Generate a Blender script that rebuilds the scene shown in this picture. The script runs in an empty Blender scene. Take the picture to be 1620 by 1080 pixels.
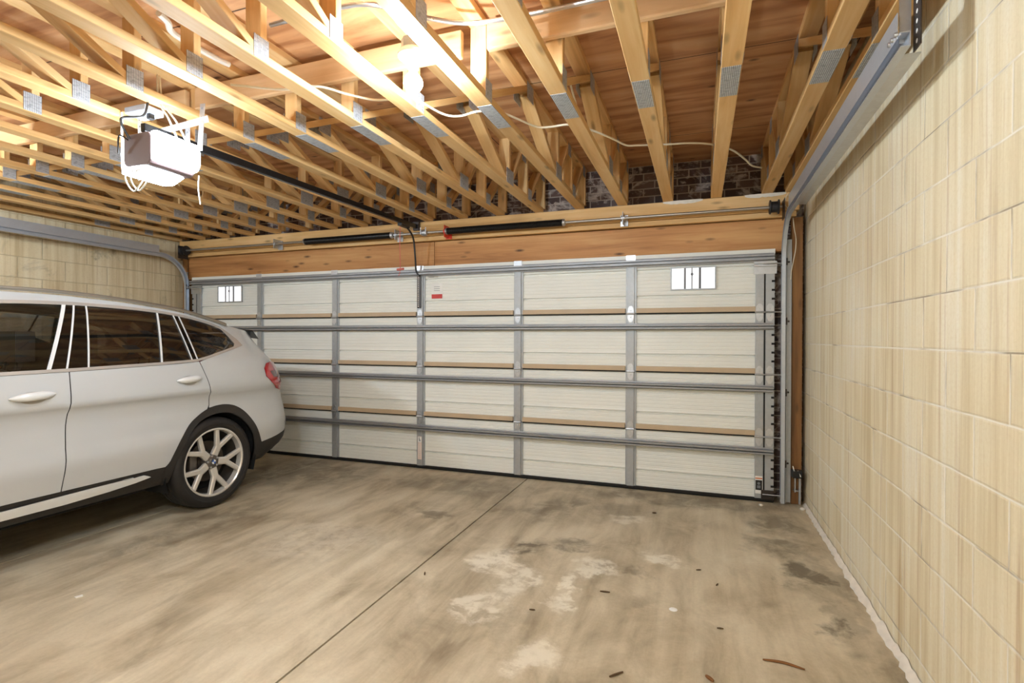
import bpy, bmesh, math, random
from mathutils import Vector, Matrix
from mathutils.geometry import delaunay_2d_cdt
rnd = random.Random(7)
SC = bpy.context.scene
COL = SC.collection
PI = math.pi

# ------------------------------------------------------------------ camera
def setup_camera():
    f, yaw, pitch, roll = 826.64, 0.3449, -0.0063, 0.0030
    cy, sy, cp, sp = math.cos(yaw), math.sin(yaw), math.cos(pitch), math.sin(pitch)
    F = Vector((-sy*cp, cy*cp, sp)); Rt = Vector((cy, sy, 0)); U = Rt.cross(F)
    c, s = math.cos(roll), math.sin(roll)
    R2 = Rt*c + U*s; U2 = U*c - Rt*s
    cam = bpy.data.cameras.new('camera'); o = bpy.data.objects.new('camera', cam); COL.objects.link(o)
    cam.sensor_width = 36.0; cam.lens = f/1620*36.0; cam.clip_start = 0.02; cam.clip_end = 100
    m = Matrix.Identity(4)
    for i in range(3):
        m[i][0], m[i][1], m[i][2] = R2[i], U2[i], -F[i]
    m.translation = Vector((0, -4.9303, 1.4003))
    o.matrix_world = m
    SC.camera = o
setup_camera()

# ------------------------------------------------------------------ world and exposure
W = bpy.data.worlds.new('world'); SC.world = W; W.use_nodes = True
W.node_tree.nodes['Background'].inputs[0].default_value = (1.0, 0.93, 0.82, 1)
W.node_tree.nodes['Background'].inputs[1].default_value = 0.3
SC.view_settings.view_transform = 'Standard'
SC.view_settings.look = 'None'
SC.view_settings.exposure = 2.38
SC.view_settings.gamma = 1.0
SC.view_settings.use_curve_mapping = False
BULB_POWER = 150.0      # emission strength of the bare bulb glass
LENS_POWER = 15.0       # emission strength of the opener's lamp lenses
SIDE_POWER = 270.0      # the second bare bulb, over the car's bay

# ------------------------------------------------------------------ materials
def srgb(r, g, b):
    def c(v):
        v /= 255.0
        return v/12.92 if v <= 0.04045 else ((v+0.055)/1.055)**2.4
    return (c(r), c(g), c(b), 1)

class NT:
    def __init__(s, name):
        s.m = bpy.data.materials.new(name); s.m.use_nodes = True
        s.t = s.m.node_tree; s.b = s.t.nodes['Principled BSDF']
    def n(s, typ, **kw):
        nd = s.t.nodes.new(typ)
        for k, v in kw.items():
            if k.startswith('i_'):
                key = k[2:]
                key = int(key) if key.isdigit() else key.replace('_', ' ')
                nd.inputs[key].default_value = v
            else: setattr(nd, k, v)
        return nd
    def l(s, a, b): s.t.links.new(a, b)
    def coord(s, out='Object'): return s.n('ShaderNodeTexCoord').outputs[out]
    def mapping(s, vec, scale=(1,1,1), loc=(0,0,0), rot=(0,0,0)):
        m = s.n('ShaderNodeMapping'); m.inputs['Scale'].default_value = scale
        m.inputs['Location'].default_value = loc; m.inputs['Rotation'].default_value = rot
        s.l(vec, m.inputs['Vector']); return m.outputs[0]
    def noise(s, vec, scale=5, detail=4, rough=0.5, dist=0.0):
        n = s.n('ShaderNodeTexNoise'); n.inputs['Scale'].default_value = scale
        n.inputs['Detail'].default_value = detail; n.inputs['Roughness'].default_value = rough
        n.inputs['Distortion'].default_value = dist
        s.l(vec, n.inputs['Vector']); return n.outputs[0]
    def ramp(s, fac, stops):
        r = s.n('ShaderNodeValToRGB'); e = r.color_ramp.elements
        while len(e) < len(stops): e.new(0.5)
        for el, (p, c) in zip(e, stops): el.position = p; el.color = c if len(c) == 4 else (*c, 1)
        s.l(fac, r.inputs[0]); return r.outputs[0]
    def mix(s, fac, a, b, mode='MIX'):
        m = s.n('ShaderNodeMix', data_type='RGBA', blend_type=mode)
        if isinstance(fac, (int, float)): m.inputs[0].default_value = fac
        else: s.l(fac, m.inputs[0])
        for v, i in ((a, 6), (b, 7)):
            if isinstance(v, tuple): m.inputs[i].default_value = v
            else: s.l(v, m.inputs[i])
        return m.outputs[2]
    def math(s, op, a, b=0.0, c=None, clamp=False):
        m = s.n('ShaderNodeMath', operation=op, use_clamp=clamp)
        for v, i in ((a, 0), (b, 1), (c, 2)):
            if v is None: continue
            if isinstance(v, (int, float)): m.inputs[i].default_value = v
            else: s.l(v, m.inputs[i])
        return m.outputs[0]
    def bump(s, h, strength=0.3, dist=0.01):
        b = s.n('ShaderNodeBump'); b.inputs['Strength'].default_value = strength
        b.inputs['Distance'].default_value = dist; s.l(h, b.inputs['Height'])
        s.l(b.outputs[0], s.b.inputs['Normal'])
    def rough(s, v):
        if isinstance(v, (int, float)): s.b.inputs['Roughness'].default_value = v
        else: s.l(v, s.b.inputs['Roughness'])
    def color(s, v):
        if isinstance(v, tuple): s.b.inputs['Base Color'].default_value = v
        else: s.l(v, s.b.inputs['Base Color'])

def plain(name, col, rough=0.5, metal=0.0, var=0.08, nscale=12, coat=0.0, spec=0.5):
    m = NT(name)
    n = m.noise(m.coord(), nscale, 3)
    c2 = tuple(min(1, x*(1+var)) for x in col[:3])+(1,); c1 = tuple(x*(1-var) for x in col[:3])+(1,)
    m.color(m.ramp(n, [(0.3, c1), (0.7, c2)]))
    m.rough(rough); m.b.inputs['Metallic'].default_value = metal
    m.b.inputs['Coat Weight'].default_value = coat
    m.b.inputs['Specular IOR Level'].default_value = spec
    return m.m

def wood(name, c_dark, c_mid, c_light, axis=1, knots=0.6, rough=0.6, fine=1.0, tone=0.22):
    m = NT(name)
    oi = m.n('ShaderNodeObjectInfo')
    off = m.n('ShaderNodeVectorMath', operation='SCALE'); off.inputs[3].default_value = 37.0
    cx = m.n('ShaderNodeCombineXYZ'); m.l(oi.outputs['Random'], cx.inputs[0]); m.l(oi.outputs['Random'], cx.inputs[1]); m.l(oi.outputs['Random'], cx.inputs[2])
    m.l(cx.outputs[0], off.inputs[0])
    add = m.n('ShaderNodeVectorMath', operation='ADD'); m.l(m.coord(), add.inputs[0]); m.l(off.outputs[0], add.inputs[1])
    v = add.outputs[0]
    sc = [22*fine]*3; sc[axis] = 1.1*fine
    sc2 = [5*fine]*3; sc2[axis] = 0.5*fine
    big = m.noise(m.mapping(v, tuple(sc2)), 1, 3, 0.5, 0.6)
    grain = m.noise(m.mapping(v, tuple(sc)), 1, 6, 0.65, 0.8)
    f = m.math('ADD', m.math('MULTIPLY', big, 0.55), m.math('MULTIPLY', grain, 0.45))
    c = m.ramp(f, [(0.30, c_dark), (0.48, c_mid), (0.66, c_light)])
    vo = m.n('ShaderNodeTexVoronoi'); vo.inputs['Scale'].default_value = 1.0
    ks = [11.0]*3; ks[axis] = 3.2
    m.l(m.mapping(v, tuple(ks)), vo.inputs['Vector'])
    k = m.ramp(vo.outputs['Distance'], [(0.05, (1,1,1)), (0.20, (0,0,0))])
    kc = tuple(x*0.35 for x in c_dark[:3])+(1,)
    c = m.mix(m.math('MULTIPLY', k, knots), c, kc)
    # board-to-board tone
    t = m.math('MULTIPLY_ADD', oi.outputs['Random'], tone, 1.0-tone*0.5)
    c = m.mix(1.0, c, m_rgb(m, t), 'MULTIPLY')
    m.color(c); m.rough(rough); m.bump(grain, 0.15, 0.004)
    return m.m
def m_rgb(m, f):
    c = m.n('ShaderNodeCombineColor')
    for i in range(3): m.l(f, c.inputs[i])
    return c.outputs[0]

def emit(name, col, strength):
    m = NT(name); m.color((1,1,1,1))
    m.b.inputs['Emission Color'].default_value = col
    m.b.inputs['Emission Strength'].default_value = strength
    return m.m

def galvanised(name, col, rough=0.38, metal=0.85, spangle=0.10, sc=40):
    m = NT(name)
    v = m.n('ShaderNodeTexVoronoi'); v.inputs['Scale'].default_value = sc; m.l(m.coord(), v.inputs['Vector'])
    n = m.noise(m.coord(), 6, 4)
    a = tuple(x*(1-spangle) for x in col[:3])+(1,); b = tuple(min(1, x*(1+spangle)) for x in col[:3])+(1,)
    c = m.mix(m.math('MULTIPLY', m.math('ADD', v.outputs['Color'], n), 0.5), a, b)
    m.color(c); m.b.inputs['Metallic'].default_value = metal
    m.rough(m.math('MULTIPLY_ADD', n, 0.25, rough-0.12))
    return m.m

def nail_plate():
    m = NT('toothed galvanised plate')
    co = m.coord()
    w = m.n('ShaderNodeTexWave', wave_type='BANDS', bands_direction='X'); w.inputs['Scale'].default_value = 38; w.inputs['Distortion'].default_value = 0
    # stripes run across the plate's own X axis; broken up along Y
    m.l(m.mapping(co, (1.0, 1.0, 1.0)), w.inputs['Vector'])
    n = m.noise(m.mapping(co, (30, 90, 30)), 1, 2)
    f = m.math('MULTIPLY', w.outputs['Fac'], m.ramp(n, [(0.35, (0.3,)*3), (0.6, (1,)*3)]))
    c = m.ramp(f, [(0.15, srgb(138, 140, 144)), (0.5, srgb(206, 208, 212))])
    m.color(c); m.b.inputs['Metallic'].default_value = 0.2; m.rough(0.42)
    m.bump(f, 0.5, 0.003)
    return m.m

def floor_mat():
    m = NT('stained concrete')
    co = m.coord()
    broad = m.noise(m.mapping(co, (0.55, 0.4, 1)), 1.4, 5, 0.55, 0.5)
    med = m.noise(m.mapping(co, (3.2, 1.6, 1)), 1.2, 6, 0.62, 0.7)
    streak = m.noise(m.mapping(co, (9, 0.9, 1), rot=(0, 0, 0.12)), 1.0, 5, 0.6, 0.4)
    fine = m.noise(co, 55, 4, 0.7)
    f = m.math('ADD', m.math('MULTIPLY', broad, 0.36), m.math('ADD', m.math('MULTIPLY', med, 0.40), m.math('MULTIPLY', streak, 0.24)))
    c = m.ramp(f, [(0.37, srgb(144, 128, 104)), (0.46, srgb(184, 169, 143)), (0.54, srgb(208, 194, 168)), (0.64, srgb(222, 211, 188))])
    c = m.mix(m.ramp(fine, [(0.35, (0.10,)*3), (0.6, (0,)*3)]), c, srgb(120, 104, 82))
    sep = m.n('ShaderNodeSeparateXYZ')
    warp = m.n('ShaderNodeVectorMath', operation='ADD')
    wn = m.n('ShaderNodeTexNoise'); wn.inputs['Scale'].default_value = 3.2; wn.inputs['Detail'].default_value = 6; wn.inputs['Roughness'].default_value = 0.65
    m.l(co, wn.inputs['Vector'])
    ws = m.n('ShaderNodeVectorMath', operation='MULTIPLY_ADD'); ws.inputs[1].default_value = (0.6, 0.6, 0); ws.inputs[2].default_value = (-0.30, -0.30, 0)
    m.l(wn.outputs['Color'], ws.inputs[0]); m.l(co, warp.inputs[0]); m.l(ws.outputs[0], warp.inputs[1])
    m.l(warp.outputs[0], sep.inputs[0])
    X, Y = sep.outputs[0], sep.outputs[1]
    def blob(px, py, rx, ry, ang=0.0, soft=0.6):
        dx = m.math('SUBTRACT', X, px); dy = m.math('SUBTRACT', Y, py)
        ca, sa = math.cos(ang), math.sin(ang)
        u = m.math('ADD', m.math('MULTIPLY', dx, ca/rx), m.math('MULTIPLY', dy, sa/rx))
        v = m.math('ADD', m.math('MULTIPLY', dx, -sa/ry), m.math('MULTIPLY', dy, ca/ry))
        d = m.math('SQRT', m.math('ADD', m.math('MULTIPLY', u, u), m.math('MULTIPLY', v, v)))
        r = m.n('ShaderNodeMapRange', interpolation_type='SMOOTHSTEP'); r.inputs[1].default_value = 1.0; r.inputs[2].default_value = 1.0-soft
        m.l(d, r.inputs[0]); return r.outputs[0]
    def total(bs):
        t = None
        for b, w in bs:
            v = m.math('MULTIPLY', b, w)
            t = v if t is None else m.math('MAXIMUM', t, v)
        return t
    dark = total([(blob(-1.10, -0.75, 0.24, 0.55, -0.2), 0.55), (blob(-1.08, -1.62, 0.20, 0.16), 0.75), (blob(-0.80, -1.46, 0.30, 0.14), 0.6),
                  (blob(0.58, -1.45, 0.13, 0.32, 0.1), 0.75), (blob(0.62, -1.98, 0.10, 0.16), 0.75), (blob(0.50, -1.02, 0.28, 0.22), 0.6),
                  (blob(0.55, -0.55, 0.30, 0.30), 0.55), (blob(-0.2, -0.18, 1.2, 0.22), 0.55), (blob(-0.62, -0.70, 0.35, 0.3), 0.35), (blob(-2.0, -1.22, 0.22, 0.10), 0.6),
                  (blob(-0.36, -1.75, 0.20, 0.10), 0.45), (blob(-3.9, -0.5, 1.1, 0.7), 0.55), (blob(-3.5, -2.1, 0.30, 0.9), 0.45), (blob(0.70, -1.6, 0.12, 1.6), 0.35),
                  (blob(-2.2, -0.45, 1.0, 0.35), 0.40), (blob(-0.35, -2.05, 0.3, 0.12), 0.25), (blob(-0.9, -2.5, 0.1, 0.3), 0.25)])
    mott = m.ramp(m.noise(co, 4.5, 7, 0.7, 0.6), [(0.38, (0.25,)*3), (0.56, (1,)*3)])
    c = m.mix(m.math('MULTIPLY', dark, mott), c, srgb(78, 65, 47))
    light = total([(blob(-1.2, -1.88, 0.20, 0.25), 0.8), (blob(-1.02, -2.05, 0.13, 0.40, 0.3), 0.7), (blob(-0.67, -2.05, 0.07, 0.45, -0.1), 0.8), (blob(-0.60, -1.78, 0.16, 0.14), 0.7),
                   (blob(-0.22, -1.48, 0.20, 0.10, -0.5), 0.8), (blob(-0.52, -0.86, 0.22, 0.10), 0.55), (blob(-1.08, -2.45, 0.16, 0.2), 0.65), (blob(-0.70, -2.75, 0.14, 0.14), 0.6), (blob(-2.5, -2.0, 0.5, 0.5), 0.35)])
    lm = m.ramp(m.noise(co, 9, 6, 0.7, 0.4), [(0.40, (0.15,)*3), (0.52, (1,)*3)])
    c = m.mix(m.math('MULTIPLY', light, lm), c, srgb(238, 230, 212))
    m.color(c)
    m.rough(m.math('MULTIPLY_ADD', med, 0.3, 0.42)); m.bump(m.math('ADD', m.math('MULTIPLY', fine, 0.3), med), 0.12, 0.01)
    return m.m

def block_mat(name, base, light, dark, joint, z0=0.101, y0=0.08, dirt=0.0):
    m = NT(name)
    co = m.coord()
    sep = m.n('ShaderNodeSeparateXYZ'); m.l(co, sep.inputs[0])
    cmb = m.n('ShaderNodeCombineXYZ'); m.l(m.math('ADD', sep.outputs[1], y0), cmb.inputs[0]); m.l(m.math('SUBTRACT', sep.outputs[2], z0), cmb.inputs[1])
    wob = m.n('ShaderNodeVectorMath', operation='MULTIPLY_ADD'); wob.inputs[1].default_value = (0.006, 0.006, 0)
    wn = m.n('ShaderNodeTexNoise'); wn.inputs['Scale'].default_value = 7; m.l(cmb.outputs[0], wn.inputs['Vector'])
    m.l(wn.outputs['Color'], wob.inputs[0]); m.l(cmb.outputs[0], wob.inputs[2])
    def brick(ms, smooth):
        b = m.n('ShaderNodeTexBrick', offset=0.5)
        b.inputs['Scale'].default_value = 1; b.inputs['Brick Width'].default_value = 0.42; b.inputs['Row Height'].default_value = 0.2105
        b.inputs['Mortar Size'].default_value = ms; b.inputs['Mortar Smooth'].default_value = smooth; b.inputs['Bias'].default_value = 0
        b.inputs['Color1'].default_value = (0,0,0,1); b.inputs['Color2'].default_value = (1,1,1,1); b.inputs['Mortar'].default_value = (0.5,0.5,0.5,1)
        m.l(wob.outputs[0], b.inputs['Vector']); return b
    b = brick(0.0032, 0.3); b2 = brick(0.010, 0.8)
    vert = m.noise(m.mapping(co, (1, 15, 0.42)), 1, 6, 0.66, 0.25)
    broad = m.noise(m.mapping(co, (1, 1.3, 1.0)), 1.2, 4)
    fine = m.noise(co, 70, 3, 0.7)
    f = m.math('ADD', m.math('MULTIPLY', vert, 0.75), m.math('MULTIPLY', broad, 0.20))
    f = m.math('ADD', f, m.math('MULTIPLY', b.outputs['Color'], 0.07))
    c = m.ramp(f, [(0.35, dark), (0.50, base), (0.64, light)])
    c = m.mix(m.math('MULTIPLY', m.ramp(fine, [(0.3, (1,)*3), (0.55, (0,)*3)]), 0.25), c, dark)
    # drips of rusty brown
    drip = m.noise(m.mapping(co, (1, 30, 0.8)), 1, 4, 0.6)
    c = m.mix(m.math('MULTIPLY', m.ramp(drip, [(0.57, (0,)*3), (0.70, (1,)*3)]), 0.5), c, srgb(176, 138, 96))
    if dirt:
        dn = m.noise(co, 2.6, 7, 0.7, 0.8)
        c = m.mix(m.math('MULTIPLY', m.ramp(dn, [(0.55, (0,)*3), (0.68, (1,)*3)]), dirt), c, srgb(120, 104, 84))
    jn = m.noise(co, 3.0, 4)
    jc = m.mix(m.ramp(jn, [(0.50, (0,)*3), (0.64, (1,)*3)]), joint, srgb(140, 122, 98))
    c = m.mix(m.math('MULTIPLY', b2.outputs['Fac'], 0.18), c, joint)
    c = m.mix(m.math('MULTIPLY', b.outputs['Fac'], 0.75), c, jc)
    m.color(c); m.rough(0.72)
    h = m.math('SUBTRACT', m.math('MULTIPLY', fine, 0.25), b2.outputs['Fac'])
    m.bump(h, 0.35, 0.008)
    return m.m

def brick_mat():
    m = NT('dark brick with smeared mortar')
    co = m.coord()
    sep = m.n('ShaderNodeSeparateXYZ'); m.l(co, sep.inputs[0])
    cmb = m.n('ShaderNodeCombineXYZ'); m.l(sep.outputs[0], cmb.inputs[0]); m.l(sep.outputs[2], cmb.inputs[1])
    b = m.n('ShaderNodeTexBrick', offset=0.5)
    b.inputs['Scale'].default_value = 1; b.inputs['Brick Width'].default_value = 0.205; b.inputs['Row Height'].default_value = 0.0725
    b.inputs['Mortar Size'].default_value = 0.007; b.inputs['Mortar Smooth'].default_value = 0.4
    b.inputs['Color1'].default_value = srgb(74, 56, 54); b.inputs['Color2'].default_value = srgb(118, 94, 86); b.inputs['Mortar'].default_value = srgb(186, 174, 166)
    m.l(cmb.outputs[0], b.inputs['Vector'])
    n = m.noise(m.mapping(co, (4, 1, 6)), 1, 7, 0.72, 0.8)
    c = m.mix(m.math('MULTIPLY', m.ramp(n, [(0.50, (0,)*3), (0.60, (1,)*3)]), 0.85), b.outputs['Color'], srgb(222, 212, 206))
    m.color(c); m.rough(0.5)
    m.bump(m.math('ADD', m.math('MULTIPLY', b.outputs['Fac'], -0.6), n), 0.5, 0.012)
    return m.m

def ply_mat():
    m = NT('plywood sheathing')
    co = m.coord()
    g = m.noise(m.mapping(co, (0.9, 6.5, 1)), 1, 6, 0.55, 1.8)
    w = m.n('ShaderNodeTexWave', wave_type='BANDS', bands_direction='Y'); w.inputs['Scale'].default_value = 2.2; w.inputs['Distortion'].default_value = 9; w.inputs['Detail'].default_value = 3; w.inputs['Detail Scale'].default_value = 0.6
    m.l(m.mapping(co, (0.25, 1, 1)), w.inputs['Vector'])
    f = m.math('ADD', m.math('MULTIPLY', g, 0.6), m.math('MULTIPLY', w.outputs['Fac'], 0.10))
    c = m.ramp(f, [(0.22, srgb(178, 120, 74)), (0.38, srgb(220, 164, 114)), (0.58, srgb(238, 196, 148))])
    b = m.n('ShaderNodeTexBrick', offset=0.5)
    b.inputs['Scale'].default_value = 1; b.inputs['Brick Width'].default_value = 2.43; b.inputs['Row Height'].default_value = 1.215
    b.inputs['Mortar Size'].default_value = 0.004; b.inputs['Color1'].default_value = (0.85,0.85,0.85,1); b.inputs['Color2'].default_value = (1,1,1,1); b.inputs['Mortar'].default_value = (0.12,0.1,0.08,1)
    m.l(m.mapping(co, (1,1,1), (0.4, 1.70, 0)), b.inputs['Vector'])
    c = m.mix(1.0, c, b.outputs['Color'], 'MULTIPLY')
    k = m.n('ShaderNodeTexVoronoi'); k.inputs['Scale'].default_value = 1; m.l(m.mapping(co, (2.5, 5, 1)), k.inputs['Vector'])
    c = m.mix(m.math('MULTIPLY', m.ramp(k.outputs['Distance'], [(0.03, (1,)*3), (0.10, (0,)*3)]), 0.8), c, srgb(70, 40, 24))
    m.color(c); m.rough(0.6); m.bump(g, 0.1, 0.004)
    return m.m

def glass_dark(name, col, alpha, rough=0.02):
    m = NT(name)
    m.color(col); m.rough(rough)
    m.b.inputs['Alpha'].default_value = alpha
    m.b.inputs['IOR'].default_value = 2.3
    m.b.inputs['Coat Weight'].default_value = 1.0; m.b.inputs['Coat Roughness'].default_value = 0.01; m.b.inputs['Coat IOR'].default_value = 1.7
    return m.m

M = {}
M['truss'] = wood('truss lumber', srgb(190, 142, 84), srgb(222, 178, 118), srgb(236, 202, 148))
M['header'] = wood('header timber', srgb(136, 86, 44), srgb(190, 134, 80), srgb(214, 166, 110), axis=0, knots=1.0, tone=0.1)
M['plate'] = wood('plate lumber', srgb(190, 142, 84), srgb(218, 174, 114), srgb(232, 196, 144), axis=0, tone=0.1)
M['post'] = wood('post timber', srgb(92, 60, 30), srgb(140, 96, 52), srgb(172, 124, 70), axis=2, knots=0.5, tone=0.1)
M['strong'] = wood('bridging board', srgb(190, 146, 100), srgb(214, 174, 128), srgb(226, 192, 148), axis=0, tone=0.1)
M['tooth'] = nail_plate()
M['galv'] = galvanised('galvanised steel', srgb(196, 198, 202))
M['galv_dull'] = galvanised('dull galvanised steel', srgb(176, 178, 180), rough=0.5, metal=0.5)
M['track'] = galvanised('bright track steel', srgb(196, 202, 212), rough=0.36, metal=0.6, spangle=0.05)
M['strutsteel'] = galvanised('dull strut steel', srgb(158, 158, 160), rough=0.5, metal=0.6, spangle=0.06, sc=20)
M['iron_dark'] = plain('dark perforated iron', srgb(70, 62, 58), 0.45, 0.6)
M['door'] = plain('painted white door steel', srgb(236, 235, 228), 0.42, 0.0, 0.02, 3)
M['tan'] = plain('tan painted rail', srgb(196, 172, 142), 0.5, 0.0, 0.05, 6)
M['rubber'] = plain('black rubber', srgb(24, 22, 21), 0.75, 0, 0.1)
M['spring'] = plain('black oiled steel', srgb(30, 29, 30), 0.32, 0.4)
M['drum'] = plain('dark grey cast iron', srgb(52, 50, 52), 0.5, 0.5)
M['red'] = plain('red painted bracket', srgb(214, 66, 44), 0.4)
M['redcord'] = plain('faded red cord', srgb(205, 110, 96), 0.7)
M['black'] = plain('black plastic', srgb(26, 24, 24), 0.4)
M['blackrail'] = plain('black rail paint', srgb(28, 28, 30), 0.25, 0.3)
M['white'] = plain('white plastic', srgb(235, 232, 224), 0.35, 0, 0.02)
M['paper'] = plain('white paper', srgb(240, 238, 234), 0.7, 0, 0.02)
M['ink'] = plain('grey print', srgb(120, 120, 124), 0.7)
M['orange'] = plain('orange print', srgb(220, 120, 60), 0.6)
M['redprint'] = plain('red print', srgb(206, 70, 66), 0.6)
M['housing'] = plain('mauve grey opener housing', srgb(112, 94, 94), 0.4, 0, 0.03)
M['cable'] = plain('cream cable sheath', srgb(232, 222, 200), 0.5, 0, 0.04)
M['emt'] = galvanised('electrical conduit', srgb(206, 208, 212), rough=0.3, metal=0.9, spangle=0.03)
M['porcelain'] = plain('white porcelain', srgb(245, 243, 238), 0.15, 0, 0.01)
M['bulb'] = emit('lit bulb glass', (0.78, 0.90, 1.0, 1), BULB_POWER)
M['bulb_side'] = emit('lit side bulb glass', (0.78, 0.90, 1.0, 1), SIDE_POWER)
M['bulb_fill'] = emit('lit fill bulb glass', (0.78, 0.90, 1.0, 1), 300.0)
M['lens'] = emit('lit lamp lens', (0.78, 0.90, 1.0, 1), LENS_POWER)
M['daylight'] = emit('daylit pane', (0.93, 0.95, 1.0, 1), 0.17)
M['floor'] = floor_mat()
M['block'] = block_mat('painted block', srgb(232, 219, 188), srgb(240, 232, 212), srgb(210, 191, 152), srgb(244, 238, 226))
M['block_left'] = block_mat('dirty painted block', srgb(222, 204, 168), srgb(232, 218, 188), srgb(196, 172, 132), srgb(182, 162, 130), y0=0.0, dirt=0.55)
M['brick'] = brick_mat()
M['ply'] = ply_mat()
M['caulk'] = plain('white foam sealant', srgb(236, 226, 212), 0.8, 0, 0.08, 20)
M['foam'] = plain('white spray foam', srgb(232, 224, 212), 0.8, 0, 0.08, 20)
M['paint'] = plain('white car paint', srgb(196, 196, 196), 0.28, 0.0, 0.0, 2, coat=0.8)
M['glossblack'] = plain('gloss black trim', srgb(12, 11, 11), 0.12, 0, 0.0, 2, coat=1.0)
M['cladding'] = plain('black textured cladding', srgb(44, 40, 37), 0.6, 0, 0.08, 60)
M['chrome'] = plain('satin chrome', srgb(222, 216, 210), 0.25, 0.55, 0.0)
M['satin'] = plain('satin aluminium', srgb(176, 170, 160), 0.35, 0.8, 0.02)
M['silver'] = plain('painted lamp reflection strip', srgb(232, 231, 230), 0.3, 0.1, 0.0)
M['alloy'] = plain('alloy wheel silver', srgb(226, 220, 212), 0.26, 0.45, 0.0)
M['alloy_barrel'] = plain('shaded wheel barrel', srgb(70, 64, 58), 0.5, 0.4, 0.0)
M['alloy_dark'] = plain('alloy wheel grey', srgb(110, 104, 98), 0.4, 0.6, 0.0)
M['tire'] = plain('tyre rubber', srgb(34, 30, 28), 0.6, 0, 0.12, 30)
M['discbrake'] = galvanised('brake disc iron', srgb(96, 88, 80), rough=0.45, metal=0.8)
M['liner'] = plain('black wheel liner', srgb(14, 13, 13), 0.9)
M['lamp_red'] = plain('red tail lamp lens', srgb(186, 18, 28), 0.12, 0, 0.1, 8, coat=1.0)
M['lamp_dark'] = plain('dark red tail lamp core', srgb(80, 12, 20), 0.15, 0, 0.1, 8, coat=1.0)
M['glass_front'] = glass_dark('front door glass', (0.014, 0.014, 0.008, 1), 0.30)
M['glass_rear'] = glass_dark('privacy glass', (0.008, 0.007, 0.006, 1), 0.80)
M['seat'] = plain('dark seat leather', srgb(46, 40, 34), 0.5)
M['cabin'] = plain('dark cabin trim', srgb(40, 36, 32), 0.8)
M['blue'] = plain('blue enamel', srgb(40, 90, 170), 0.3)
M['twig'] = plain('brown twig bark', srgb(126, 82, 42), 0.8)
M['leafbit'] = plain('dry leaf brown', srgb(88, 66, 42), 0.8)
M['boxblue'] = galvanised('blueish galvanised box', srgb(190, 198, 212), rough=0.4, metal=0.5)

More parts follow.
